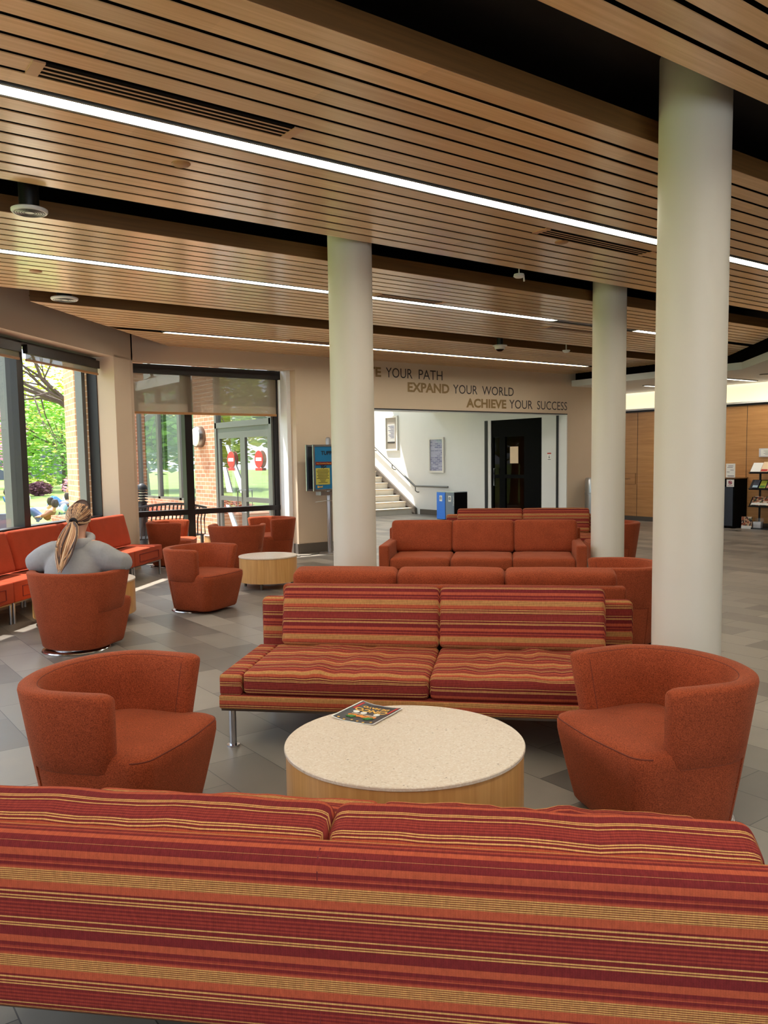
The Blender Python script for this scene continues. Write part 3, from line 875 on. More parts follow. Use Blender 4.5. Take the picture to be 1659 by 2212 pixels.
def recycle(y0, y1, mat, label, side):
    root = thing('recycling_bin', label, 'recycling bin', (13.0, y0, 0))
    d = y1 - y0
    bm = nb(); box(bm, .0, .42, .004, d - .004, .02, .68); obj('body', bm, 'black_laminate', root, False)
    bm = nb(); box(bm, -.012, .0, .006, d - .006, .03, .675); obj('front_panel', bm, mat, root, False)
    bm = nb(); box(bm, -.012, .43, .0, d, .68, .695); obj('lid', bm, 'galvanised', root, False)
    bm = nb(); box(bm, -.014, -.012, d / 2 - .05, d / 2 + .05, .46, .60); s = obj('sticker', bm, 'paper_white', root, False)
    bm = nb(); tube(bm, [(-.0155, d / 2 + .028 * math.sin(a), .528 + .036 * math.cos(a)) for a in [-2.3 + 4.6 * k / 14 for k in range(15)]], .006, 6)
    box(bm, -.0165, -.0145, d / 2 - .006, d / 2 + .006, .50, .545); obj('symbol', bm, 'ink_dark', s, False)
    if side:
        text('side_lettering', 'LANDFILL', .055, 'paper_white', Matrix.Translation((-.0135, .035, .60)) @ Matrix.Rotation(-PI / 2, 4, 'Z') @ RM['front'] @ Matrix.Rotation(-PI / 2, 4, 'Z'), root, depth=.0005)


recycle(15.10, 15.42, 'blue_bin', 'bright blue recycling bin with a white symbol sticker by the stairs', 0)
recycle(14.78, 15.09, 'gray_bin', 'grey and black recycling bin beside the blue one, nearer the doors', 1)

# dark glazed double doors in the hall
root = tag(obj('door_1', box(nb(), 13.27, 13.33, 12.25, 13.80, 2.14, 2.33), 'black_laminate', None, False), None, None, None, 'structure')


def leaf(y0, y1, parent, dark, glassm, x0=13.27, x1=13.32, z0=.02, z1=2.14, rail=1.07, s=.12, handle=None):
    bm = nb()
    box(bm, x0, x1, y0, y0 + s, z0, z1); box(bm, x0, x1, y1 - s, y1, z0, z1); box(bm, x0, x1, y0 + s, y1 - s, z1 - .19, z1)
    box(bm, x0, x1, y0 + s, y1 - s, z0, z0 + .22); box(bm, x0, x1, y0 + s, y1 - s, rail - .04, rail + .04)
    lf = obj('leaf', bm, dark, parent, False)
    xm = (x0 + x1) / 2
    for a, c in ((z0 + .22, rail - .04), (rail + .04, z1 - .19)):
        bm = nb(); vs = [bm.verts.new(q) for q in ((xm, y0 + s, a), (xm, y1 - s, a), (xm, y1 - s, c), (xm, y0 + s, c))]; bm.faces.new(vs); obj('pane', bm, glassm, lf, False)
    if handle is not None:
        bm = nb(); tube(bm, [(x0, handle, 1.25), (x0 - .06, handle, 1.25), (x0 - .06, handle, .86), (x0, handle, .86)], .011, 8); obj('handle', bm, 'brushed_steel', lf)
    return lf


leaf(12.66, 13.48, root, 'black_laminate', 'dark_glass')
leaf(13.48, 13.80, root, 'black_laminate', 'dark_glass', s=.06, handle=13.66)
bm = nb(); box(bm, 13.27, 13.33, 12.25, 12.66, 0, 2.14); obj('side_frame', bm, 'black_laminate', root, False)
bm = nb(); box(bm, 13.262, 13.268, 12.95, 13.2, 1.36, 1.73); o = obj('paper_sheet', bm, 'paper_cream', None, False); tag(o, 'cream sheet of paper taped to the dark door glass', 'paper')
bm = nb(); box(bm, 13.6, 13.7, 12.2, 13.9, -.05, 2.6); struct('wall_behind_door', bm, 'fascia_wood')
root = thing('wall_notice', 'small red and white notice on the white panel right of the dark doors', 'notice', (13.25, 12.03, 1.5))
bm = nb(); box(bm, -.004, .0, -.055, .055, -.08, .08); obj('card', bm, 'paper_white', root, False)
bm = nb(); box(bm, -.006, -.004, -.053, .053, .052, .078); obj('heading', bm, 'ink_red', root, False)
bm = nb(); tube(bm, [(-.006, 0, .03), (-.006, 0, -.03)], .005, 6); tube(bm, [(-.006, .022, -.008), (-.006, 0, -.034), (-.006, -.022, -.008)], .005, 6); box(bm, -.006, -.004, -.04, .04, -.07, -.055)
obj('symbol', bm, 'ink_gray', root)
linear_light(9.2, 11.2, 12.9, 'strip light in the white hall ceiling just inside the wide opening', 'lamp_small', 2.665, .11)
linear_light(9.2, 12.2, 15.4, 'added strip light deeper in the white hall ceiling, brightening the hall', 'lamp_small', 2.665, .11)  # second hall strip, added to brighten the stair hall

# ---------------- lettering on the far wall
ty = YW - .006
for words, lab in (((('CREATE', 7.55, 8.46, .158, 2.90, 'letter_gold', .036), ('YOUR', 8.56, 9.14, .165, 2.895, 'letter_dark', .001), ('PATH', 9.28, 9.83, .165, 2.895, 'letter_dark', .001)), 'top line of wall lettering, partly behind the left column'),
                   ((('EXPAND', 9.03, 9.99, .16, 2.672, 'letter_gold', .036), ('YOUR', 10.08, 10.68, .16, 2.672, 'letter_dark', .001), ('WORLD', 10.80, 11.63, .16, 2.672, 'letter_dark', .001)), 'middle line of wall lettering reading EXPAND YOUR WORLD'),
                   ((('ACHIEVE', 10.40, 11.43, .16, 2.435, 'letter_gold', .036), ('YOUR', 11.51, 12.15, .165, 2.435, 'letter_dark', .001), ('SUCCESS', 12.28, 13.16, .165, 2.435, 'letter_dark', .001)), 'bottom line of wall lettering reading ACHIEVE YOUR SUCCESS')):
    root = thing('wall_lettering', lab, 'lettering', (words[0][1], ty, words[0][4]), 0, 'lines of lettering over the opening')
    for body, x0, x1, h, z, mt, bd in words:
        text_fit('word', body, x0 - words[0][1], x1 - words[0][1], h, mt, (0, z - words[0][4]), root, bd)

# ================================================================== FURNITURE
def make_chair(name, label):
    root = thing(name, label, 'armchair')
    HR, TH = .652, .085
    A, B_, FW = .388, .295, .27

    def plan(ph):
        d = abs(ph); sg = 1 if ph >= 0 else -1
        if d <= 90:
            return Vector((-B_ * math.cos(math.radians(d)), sg * A * math.sin(math.radians(d))))
        k = (d - 90) / 35
        return Vector((FW * k, sg * (A - .022 * k * k)))

    taper = lambda z: .70 + .30 * (max(0, z) / HR) ** .9
    angs = []
    a = -125.0
    base = [-125, -124.4, -123.2, -121.2, -118, -113, -107, -100, -95, -90, -84, -78, -72, -66, -64.6, -63.4, -60] + [-60 + 6 * i for i in range(1, 10)] + [0]
    angs = base + [-x for x in base[:-1][::-1]]
    bm = nb(); rings = []
    for ph in angs:
        d = abs(ph); p = plan(ph); q = plan(ph + (.5 if ph < 120 else -.5)) - plan(ph - (.5 if ph > -120 else -.5))
        if ph >= 120 or ph <= -120: q = plan(math.copysign(119.5, ph)) - plan(math.copysign(118.5, ph)); q *= (1 if ph > 0 else -1)
        nrm = Vector((q.y, -q.x)).normalized()
        if nrm.dot(p) < 0: nrm = -nrm
        zb = .03 if d < 64 else .325
        e = max(0.0, (d - 118) / 7); ez = 1 - math.sqrt(max(0, 1 - e * e))      # rounds the arm end
        ti = TH * .5 * ez * .42
        zt = HR - .022 * ez; zbb = zb + (.02 * ez if d > 64 else 0)
        sec = []
        outer = lambda z, ins: p * taper(z) - nrm * (ins + ti)
        inner = lambda z, ins: p * taper(z) - nrm * (TH - ins - ti)
        zs = [zbb, zbb + .012, zbb + (zt - zbb) * .33, zbb + (zt - zbb) * .66, zt - .022]
        for k, z in enumerate(zs): sec.append((outer(z, .010 if k == 0 else 0), z))
        for ins, dz in ((.006, .009), (.018, .002), (TH * .5, 0)): sec.append((outer(zt, ins), zt - dz))
        for ins, dz in ((.018, .002), (.006, .009)): sec.append((inner(zt, ins), zt - dz))
        zi = max(zbb, .33)
        for z in (zt - .022, zi + (zt - zi) * .6, zi + (zt - zi) * .3, zi + .012): sec.append((inner(z, 0), z))
        sec.append((inner(zi, .010), zi))
        rings.append([bm.verts.new((v.x, v.y, z)) for v, z in sec])
    m = len(rings[0])
    for r0, r1 in zip(rings, rings[1:]):
        for k in range(m):
            j = (k + 1) % m; bm.faces.new((r0[k], r1[k], r1[j], r0[j]))
    bm.faces.new(rings[0]); bm.faces.new(rings[-1][::-1])
    obj('shell', bm, 'orange_fabric', root, True, 50)
    # piping along the inner rim
    bm = nb(); pts = []
    for ph in angs:
        if abs(ph) > 118.5: continue
        p = plan(ph); q = plan(ph + .5) - plan(ph - .5); nrm = Vector((q.y, -q.x)).normalized()
        if nrm.dot(p) < 0: nrm = -nrm
        v = p - nrm * (TH - .008); pts.append((v.x, v.y, HR - .0085))
    def down(ph):
        p = plan(ph); q = plan(math.copysign(117.5, ph)) - plan(math.copysign(116.5, ph)); q *= (1 if ph > 0 else -1); nrm = Vector((q.y, -q.x)).normalized()
        if nrm.dot(p) < 0: nrm = -nrm
        return [tuple((p * taper(z) - nrm * (TH - .001))[:]) + (z,) for z in (.40, .48, .56, .62)]
    pts = down(-118) + pts + down(118)[::-1]
    tube(bm, pts, .0022, 6); obj('seam', bm, 'piping_brown', root)
    # seat block
    N = 96; pl_ = []
    def seatplan():
        P = []
        for k in range(13):                                   # front right corner to front left, rounded
            a_ = -PI / 2 + (PI / 2) * k / 12; P.append((.345 + .10 * math.cos(a_), -.265 + .10 * math.sin(a_)))
        for k in range(1, 8): P.append((.445 + .018 * math.sin(PI * k / 8), -.265 + .53 * k / 8))
        for k in range(13):
            a_ = (PI / 2) * k / 12; P.append((.345 + .10 * math.cos(a_), .265 + .10 * math.sin(a_)))
        for ph in (118, 108, 98, 88, 78, 68, 58): v = plan(ph); P.append((v.x, v.y - .008))
        for ph in (45, 20, 0, -20, -45): v = plan(ph) * .80; P.append((v.x, v.y))
        for ph in (-58, -68, -78, -88, -98, -108, -118): v = plan(ph); P.append((v.x, v.y + .008))
        return P
    P = seatplan(); bm = nb(); loops = []
    cx = .02
    for z, sc, ins in ((.03, taper(.03), .012), (.045, taper(.045), 0), (.12, taper(.12), 0), (.20, taper(.20), 0), (.28, taper(.28), 0), (.34, taper(.335), 0), (.372, taper(.345), .002), (.388, taper(.35), .012), (.396, taper(.35), .03), (.402, taper(.35), .07)):
        lo = []
        for x, y in P:
            v = Vector((x, y)); L = v.length
            v2 = v * sc * (1 - ins / max(L, .1)); lo.append(bm.verts.new((v2.x, v2.y, z)))
        loops.append(lo)
    for k in (.72, .45, .2):
        lo = []
        for x, y in P:
            v = Vector((x, y)) * taper(.35) * k
            w = .010 * noise.noise(Vector((v.x * 9, v.y * 9, 3))) * (1 - k)
            lo.append(bm.verts.new((v.x, v.y, .404 + .012 * (1 - k) + w)))
        loops.append(lo)
    for r0, r1 in zip(loops, loops[1:]):
        for k in range(len(P)):
            j = (k + 1) % len(P); bm.faces.new((r0[k], r0[j], r1[j], r1[k]))
    bm.faces.new(loops[0][::-1]); cvt = bm.verts.new((0, 0, .418))
    for k in range(len(P)): bm.faces.new((loops[-1][k], loops[-1][(k + 1) % len(P)], cvt))
    obj('seat', bm, 'orange_fabric', root, True, 60)
    bm = nb(); pts = []
    for x, y in P[2:31]:
        v = Vector((x, y)); v2 = v * taper(.345) * (1 - .008 / v.length); pts.append((v2.x, v2.y, .3845))
    tube(bm, pts, .0028, 6); obj('seam', bm, 'piping_brown', root)
    bm = nb(); lathe(bm, [(0, 0), (.265, 0), (.268, .006), (.262, .014), (.2, .022), (.2, .032), (0, .032)], 48); obj('swivel_base', bm, 'chrome', root)
    return root


CH = [  # s, t, facing angle in st degrees, label
    (-1.685, 3.20, -8, 'orange tub chair at the front left of the large round table'),
    (.668, 3.53, 208, 'orange tub chair at the front right of the large round table'),
    (-3.50, 6.22, 82, 'orange tub chair seen from behind with the person in grey sitting in it'),
    (-3.16, 8.05, -17, 'empty orange tub chair beside the smaller round table in the middle distance'),
    (-3.64, 10.75, 99, 'orange tub chair seen from behind, before the window with the glass doors'),
    (-3.50, 12.12, 228, 'orange tub chair against the wall corner by the glass doors window'),
    (-4.90, 11.38, 12, 'orange tub chair by the window end of the bench, half hidden by the wall'),
    (.95, 6.86, 183, 'orange tub chair half hidden behind the near right column'),
    (1.40, 11.1, 182, 'orange tub chair peeking out right of the far column'),
    (-1.02, 11.05, 0, 'orange tub chair of which only the rim shows behind the armed sofa'),
]
chair0 = None
for s, t, f, lab in CH:
    loc = ST(s, t); rz = math.radians(f - 45)
    if chair0 is None:
        chair0 = make_chair('tub_chair', lab); chair0.location = loc; chair0.rotation_euler = (0, 0, rz); chair0['group'] = 'orange tub chairs'
    else: dup(chair0, loc, rz, lab)


def make_striped(name, label, coff, drop=0.0):
    """two-seat armless sofa, x = width, front at y = 0"""
    root = thing(name, label, 'sofa')
    Wd = 1.115
    bm = nb(); cushion(bm, T(0, .44, .247), 2 * Wd, .88, .074, .012, (4, 3, 2), (0, 0, 0)); stripe_uv(bm, 1.55); obj('base', bm, 'striped_fabric', root)
    for x in (-1, 1):
        bm = nb(); cushion(bm, T(x * (Wd - .062), .38, .335), .122, .74, .114, .016, (3, 6, 3), (0, 0, .004)); stripe_uv(bm, 1.47); obj('side_strip', bm, 'striped_fabric', root)
    bm = nb(); box(bm, -Wd + .01, Wd - .01, .012, .86, .198, .212); obj('base_rail', bm, 'dark_steel', root, False)
    for k, x in enumerate((-.494, .494)):
        fn = wrinkle(3.1 + k * 5, .018, 7, 2, lambda p: max(0, p.z / .06) * max(0, 1 - (p.x / .45) ** 2), (1.6, .55, 1))
        bm = nb(); cushion(bm, T(x, .355, .345), .984, .69, .125, .032, (26, 14, 3), (.006, .01, .012), fn); stripe_uv(bm, 1.50 + .04 * k); obj('seat_cushion', bm, 'striped_fabric', root)
    bm = nb(); cushion(bm, T(0, .882, .452), 2.25, .10, .43, .036, (20, 2, 8), (0, .004, 0)); stripe_uv(bm, 1.532); obj('back_frame', bm, 'striped_fabric', root)
    bm = nb(); tube(bm, [(.0, .9325, .25), (.0, .9335, .45), (.0, .9325, .63), (0, .922, .656), (0, .9, .6665)], .0022, 6); obj('seam', bm, 'ink_maroon', root)
    for k, x in enumerate((-.474, .474)):
        fn = wrinkle(9.7 + k * 4, .010, 5, 1, lambda p: max(0, 1 - (p.x / .45) ** 2), (1.8, 1, .6))
        bm = nb(); cushion(bm, T(x, .748, .572 - drop / 2, math.radians(-15)), .944, .15, .365 - drop, .036, (20, 3, 10), (.008, .014, .006), fn); stripe_uv(bm, coff); obj('back_cushion', bm, 'striped_fabric', root)
    for x in (-1, 1):
        for y in (.04, .84):
            bm = nb(); cyl(bm, x * (Wd - .06), y, .006, .2, .019, 16); lg = obj('leg', bm, 'chrome', root)
            bm = nb(); cyl(bm, x * (Wd - .06), y, 0, .008, .034, 20); obj('foot', bm, 'chrome', lg)
    return root


def make_armed(name, label):
    root = thing(name, label, 'sofa')
    Wd = 1.12
    bm = nb(); cushion(bm, T(0, .45, .245), 2 * Wd - .02, .90, .08, .014, (4, 3, 2), (0, 0, 0)); obj('base', bm, 'orange_fabric', root)
    for x in (-1, 1):
        bm = nb(); cushion(bm, T(x * (Wd - .055), .42, .385), .11, .84, .35, .02, (3, 8, 6), (.004, 0, 0)); obj('arm', bm, 'orange_fabric', root)
    bm = nb(); box(bm, -Wd + .02, Wd - .02, .02, .88, .195, .207); obj('base_rail', bm, 'dark_steel', root, False)
    for k in range(3):
        x = (k - 1) * .672
        bm = nb(); cushion(bm, T(x, .365, .35), .668, .70, .135, .036, (14, 12, 3), (.004, .008, .014), wrinkle(k * 3.3, .006, 6, 2, lambda p: max(0, p.z / .06))); obj('seat_cushion', bm, 'orange_fabric', root)
    bm = nb(); cushion(bm, T(0, .905, .47), 2.24, .09, .43, .024, (16, 2, 8), (0, .003, 0)); obj('back_frame', bm, 'orange_fabric', root)
    for k in range(3):
        x = (k - 1) * .715
        bm = nb(); cushion(bm, T(x, .765, .59, math.radians(-13)), .712, .165, .37, .042, (14, 4, 10), (.006, .018, .008), wrinkle(20 + k * 3.3, .005, 6, 1)); obj('back_cushion', bm, 'orange_fabric', root)
    for x in (-1, 1):
        for y in (.06, .84):
            bm = nb(); cyl(bm, x * (Wd - .06), y, .006, .2, .019, 16); lg = obj('leg', bm, 'chrome', root)
            bm = nb(); cyl(bm, x * (Wd - .06), y, 0, .008, .034, 20); obj('foot', bm, 'chrome', lg)
    return root


A45 = -PI / 4
sofaA = make_striped('striped_sofa', 'striped two-seat sofa facing the large round table and the viewer', 1.344); sofaA.location = ST(-.40, 4.10); sofaA.rotation_euler = (0, 0, A45); sofaA['group'] = 'striped sofas'
near = make_striped('striped_sofa', 'striped sofa in the foreground seen from behind, filling the bottom of the picture', 1.565, .060); near.location = ST(-.41, 2.61); near.rotation_euler = (0, 0, A45 + PI); near['group'] = 'striped sofas'
dup(sofaA, ST(.21, 11.5), A45, 'striped sofa farthest back, its cushion tops showing above the armed orange sofa')
armed = make_armed('orange_sofa', 'plain orange three-seat armed sofa facing the viewer between the columns'); armed.location = ST(-.29, 8.95); armed.rotation_euler = (0, 0, A45); armed['group'] = 'plain orange sofas'
dup(armed, ST(-.38, 6.29), A45 + PI, 'plain orange sofa standing back to back with the striped sofa, only its back showing')


def make_table(name, label, r, h, loc):
    root = thing(name, label, 'coffee table', loc)
    zb = .075
    bm = nb(); lathe(bm, [(0, zb), (r - .02, zb), (r - .006, zb + .002), (r - .006, h - .016), (0, h - .016)], 96); obj('drum', bm, 'drum_maple', root)
    bm = nb(); lathe(bm, [(0, h - .016), (r - .004, h - .016), (r, h - .013), (r, h - .003), (r - .003, h), (0, h)], 96); obj('top', bm, 'speckled_top', root)
    for i in range(4):
        a = PI / 4 + i * PI / 2; bm = nb(); cyl(bm, (r - .06) * math.cos(a), (r - .06) * math.sin(a), 0, zb, .016, 14); obj('leg', bm, 'dark_steel', root)
    return root


make_table('round_table', 'large round drum table with speckled top and a flyer on it, nearest the viewer', .475, .40, ST(-.409, 3.178))['group'] = 'round drum tables'
make_table('round_table', 'smaller round drum table beside the empty tub chair in the middle distance', .35, .38, ST(-2.85, 9.55))['group'] = 'round drum tables'
make_table('round_table', 'round drum table in front of the person in grey, mostly hidden by the chair', .475, .40, ST(-4.03, 7.36) + Vector((0, 0, 0)))['group'] = 'round drum tables'
make_table('round_table', 'round drum table by the far window, showing only left of the chair back', .28, .40, Vector((5.5, 11.6, 0)))['group'] = 'round drum tables'

# flyer on the table
root = thing('flyer', 'black printed food flyer lying on the large round table', 'flyer', (2.045, 2.91, .4005), 0)
root.rotation_euler = (0, 0, math.radians(113))     # upside down to the viewer


def sheet(bm, x0, x1, y0, y1, z, n=12):
    g = [[bm.verts.new((x0 + (x1 - x0) * i / n, y0 + (y1 - y0) * j / n, z + fz(x0 + (x1 - x0) * i / n, y0 + (y1 - y0) * j / n))) for j in range(n + 1)] for i in range(n + 1)]
    for i in range(n):
        for j in range(n): bm.faces.new((g[i][j], g[i + 1][j], g[i + 1][j + 1], g[i][j + 1]))


def fz(x, y): return .012 * max(0, (x - .02) / .09) ** 2 + .006 * max(0, -(x + .03) / .08) ** 2


def lay(o):
    for v in o.data.vertices: v.co.z += fz(v.co.x, v.co.y)


bm = nb(); sheet(bm, -.108, .108, -.13, .13, .0); obj('paper', bm, 'paper_white', root)
bm = nb(); sheet(bm, -.101, .101, -.124, .124, .0012); obj('printed_face', bm, 'flyer_black', root)
lay(text('title', 'CINCO', .050, 'ink_gold', Matrix.Translation((0, -.047, .002)), root, .0012, 'CENTER', .0004))
lay(text('title', 'DE MAYO', .030, 'ink_gold', Matrix.Translation((0, -.083, .002)), root, .0008, 'CENTER', .0004))
bm = nb(); box(bm, -.07, .07, -.108, -.104, .0014, .0022); o = obj('small_print', bm, 'ink_gray', root, False); lay(o)
for x in (-.048, .018, .056):
    bm = nb(); lathe(bm, [(0, .0022), (.0145, .0022), (.0145, .0014), (0, .0014)], 20, x, .004); o = obj('badge', bm, 'paper_white', root); lay(o)
for x in (-.092, .082):
    bm = nb(); box(bm, x, x + .010, -.112, -.02, .0014, .0022); o = obj('border', bm, 'ink_red', root, False); lay(o)
bm = nb(); box(bm, -.062, .062, .028, .034, .0014, .0024); o = obj('dish', bm, 'paper_cream', root, False); lay(o)
for i in range(8):
    bm = nb(); lathe(bm, [(0, .0032), (.012, .0022), (.012, .0014), (0, .0014)], 12, -.056 + .016 * i, .046 + .006 * (i % 2)); o = obj('taco', bm, 'ink_orange', root); lay(o)
for g_ in range(2):
    bm = nb()
    for i in range(3): tube(bm, [(-.06 + .009 * i + .085 * g_, .058, .002), (-.045 + .010 * i + .085 * g_, .082, .002)], .0045, 5)
    o = obj('garnish', bm, 'ink_green', root); lay(o)
for i in range(6):
    bm = nb(); lathe(bm, [(0, .003), (.006, .002), (.006, .0014), (0, .0014)], 8, -.08 + .032 * i, .105 + .006 * ((i * 5) % 3)); o = obj('chip', bm, 'ink_gold', root); lay(o)

# ---------------- bench along the left window
BT = [5.42, 6.28, 7.14, 8.0, 8.855, 9.71, 10.55]
S0, S1 = -4.62, -5.14
blabs = ['orange bench module beyond the left picture edge', 'orange bench module at the left picture edge, first one showing', 'orange bench module left of the person in grey',
         'orange bench module hidden behind the person in grey', 'sunlit orange bench module right of the person, with the last back cushion', 'backless orange bench module at the far end by the tub chair']
for i in range(6):
    t0, t1 = BT[i], BT[i + 1]
    root = thing('bench_module', blabs[i], 'bench', ST(S0, (t0 + t1) / 2), PI / 4, 'orange window bench modules')   # local x along t, y towards the window
    w = t1 - t0 - .006; D = S0 - S1
    bm = nb(); cushion(bm, T(0, D / 2, .305), w, D, .20, .016, (8, 6, 3), (0, 0, .006)); obj('seat', bm, 'bench_fabric', root)
    bm = nb(); box(bm, -w / 2 + .13, w / 2 - .13, -.006, .002, .245, .25); box(bm, -w / 2 + .13, w / 2 - .13, -.006, .002, .345, .35)
    box(bm, -w / 2 + .13, -w / 2 + .135, -.006, .002, .25, .345); box(bm, w / 2 - .135, w / 2 - .13, -.006, .002, .25, .345); obj('front_seam', bm, 'ink_maroon', root, False)
    bm = nb(); box(bm, -w / 2 + .02, w / 2 - .02, .02, D - .02, .19, .206); obj('frame', bm, 'dark_steel', root, False)
    for x in (-w / 2 + .025, w / 2 - .025):
        for y in (.035, D - .06):
            bm = nb(); cyl(bm, x, y, 0, .2, .014, 12); obj('leg', bm, 'brushed_steel', root)
blab2 = ['orange back cushion beyond the left picture edge', 'orange back cushion cut by the left picture edge', 'orange back cushion left of the person in grey', 'orange back cushion just right of the person in grey', 'orange back cushion farthest along the window bench']
for i, (t0, t1) in enumerate(((5.65, 6.55), (6.56, 7.62), (7.66, 8.62), (8.66, 9.26), (9.28, 10.22))):
    bm = nb(); cushion(bm, T(0, 0, .205, math.radians(-14)), t1 - t0, .13, .41, .03, (14, 3, 8), (.004, .008, .004), wrinkle(40 + i * 2.7, .006, 6, 1))
    o = obj('back_cushion', bm, 'bench_fabric'); o.location = ST(-5.0, (t0 + t1) / 2, .424); o.rotation_euler = (0, 0, PI / 4)
    tag(o, blab2[i], 'cushion', 'orange back cushions along the window bench')

# ---------------- poster stand
px, py = 7.20, 11.22
root = thing('poster_stand', 'silver pole stand with a blue framed poster, beside the left column', 'poster stand', (px, py, 0))
bm = nb(); lathe(bm, [(0, 0), (.19, 0), (.195, .008), (.18, .018), (.03, .026), (0, .026)], 40); obj('foot_plate', bm, 'brushed_steel', root)
bm = nb(); lathe(bm, [(0, .02), (.042, .02), (.042, 1.82), (.036, 1.85), (.02, 1.862), (0, 1.865)], 24); obj('pole', bm, 'brushed_steel', root)
bm = nb(); box(bm, -.22, .14, -.10, .05, .945, 1.0); obj('tray', bm, 'brushed_steel', root, False)
bm = nb(); tube(bm, [(-.30, -.06, .84), (-.12, -.06, .855), (0, -.06, .85), (.12, -.06, .86), (.15, -.06, .90)], .006, 6); obj('wire', bm, 'white_plastic', root)
for dx, sgn in ((-.14, -1), (-.185, 1)):
    bm = nb(); yy = -.075 if sgn < 0 else .06
    x0, x1 = -.20 + dx, .40 + dx
    fr = nb()
    box(fr, x0, x0 + .03, yy - .012, yy + .012, 1.015, 1.745); box(fr, x1 - .03, x1, yy - .012, yy + .012, 1.015, 1.745)
    box(fr, x0 + .03, x1 - .03, yy - .012, yy + .012, 1.715, 1.745); box(fr, x0 + .03, x1 - .03, yy - .012, yy + .012, 1.015, 1.045)
    f_ = obj('frame', fr, 'brushed_steel', root, False)
    box(bm, x0 + .03, x1 - .03, yy - .006, yy + .006, 1.045, 1.715); obj('poster', bm, 'poster_blue' if sgn < 0 else 'ink_dark', f_, False)
yp = -.084
text('headline', 'TUPPER', .085, 'ink_dark', Matrix.Translation((-.19, yp, 1.585)) @ RM['front'], root, .002, depth=.0005)
bm = nb(); box(bm, -.295, .21, yp - .001, yp + .004, 1.425, 1.475); obj('banner', bm, 'ink_maroon', root, False)
text('banner_text', 'Most Convenient Place at TUB to Eat', .026, 'ink_gold', Matrix.Translation((-.28, yp - .002, 1.441)) @ RM['front'], root, depth=.0005)
bm = nb(); box(bm, -.295, -.035, yp - .001, yp + .004, 1.115, 1.375); obj('text_panel', bm, 'poster_yellow', root, False)
text('price', '95¢', .07, 'ink_dark', Matrix.Translation((-.20, yp - .002, 1.372)) @ RM['front'], root, .003, depth=.0005)
bm = nb()
for i in range(10):
    k = (.1, .115, .105, .095, .11, .09, .115, .06, .045, .085)[i]
    box(bm, -.165 - k, -.165 + k, yp - .0025, yp - .001, 1.345 - .0225 * i, 1.353 - .0225 * i)
obj('text_lines', bm, 'ink_dark', root, False)
text('logo', 'Brrr!', .05, 'ink_gold', Matrix.Translation((-.27, yp, 1.065)) @ RM['front'], root, .002, depth=.0005)
bm = nb(); tube(bm, [(-.14, .1, .012), (-.25, .02, .008), (-.38, -.02, .008), (-.45, -.06, .008), (-.56, .02, .008), (-.62, -.05, .008), (-.70, .0, .008)], .006, 6)
o = obj('power_cord', bm, 'black_plastic'); o.location = (px, py - .02, 0); tag(o, 'black power cord on the floor beside the poster stand', 'cord')

# ---------------- waste bins and leaflet rack on the right
root = thing('waste_bin', 'shiny cylindrical waste bin half hidden behind the far column', 'waste bin', (13.72, 11.22, 0))
bm = nb(); lathe(bm, [(0, 0), (.185, 0), (.19, .01), (.19, .70), (.2, .705), (.2, .735), (.19, .74), (.19, 1.02), (.17, 1.05), (0, 1.05)], 40); obj('drum', bm, 'galvanised', root)
bm = nb(); box(bm, -.07, .07, -.196, -.18, .84, .94); obj('flap', bm, 'brushed_steel', root, False)

root = thing('recycling_bin', 'tall black recycling bin with a red symbol sign against the oak wall', 'recycling bin', (15.53, 9.18, 0))
bm = nb(); box(bm, 0, .46, 0, .42, .02, 1.0); obj('body', bm, 'black_laminate', root, False)
bm = nb(); box(bm, -.01, 0, .03, .41, .05, .84); obj('door', bm, 'slate_panel', root, False)
bm = nb(); box(bm, -.012, .47, -.01, .43, 1.0, 1.018); obj('top', bm, 'fascia_wood', root, False)
bm = nb(); box(bm, -.012, -.002, .2, .40, .87, .97); obj('opening', bm, 'black_plastic', root, False)
bm = nb(); box(bm, -.014, -.009, .01, .17, .84, .985); s = obj('sign', bm, 'paper_white', root, False)
bm = nb(); tube(bm, [(-.016, .09 + .034 * math.cos(a), .925 + .034 * math.sin(a)) for a in [2 * PI * k / 20 for k in range(20)]], .006, 6, True)
for k in (-.016, 0, .016): tube(bm, [(-.016, .09 + k + .02, .925 + k * .2 + .02), (-.016, .09 + k - .02, .925 + k * .2 - .02)], .006, 6)
obj('symbol', bm, 'ink_rose', s)
bm = nb(); box(bm, -.016, -.014, .03, .15, .86, .868); obj('caption', bm, 'ink_rose', s, False)
root = thing('sign_holder', 'clear stand with a white printed sheet on top of the tall black bin', 'sign', (15.62, 9.33, 1.018))
bm = nb(); box(bm, -.06, .06, -.11, .11, 0, .006); obj('base', bm, 'clear_acrylic', root, False)
bm = nb(); box(bm, -.006, .0, -.10, .10, .006, .285); sh = obj('sheet', bm, 'paper_white', root, False)
bm = nb()
for i, (a, c, d, e) in enumerate(((-.06, .05, .235, .245), (-.05, .07, .205, .215), (-.07, .0, .15, .16), (.02, .08, .11, .12), (-.08, .06, .03, .045))): box(bm, -.008, -.006, a, c, d, e)
obj('print', bm, 'ink_gray', sh, False)

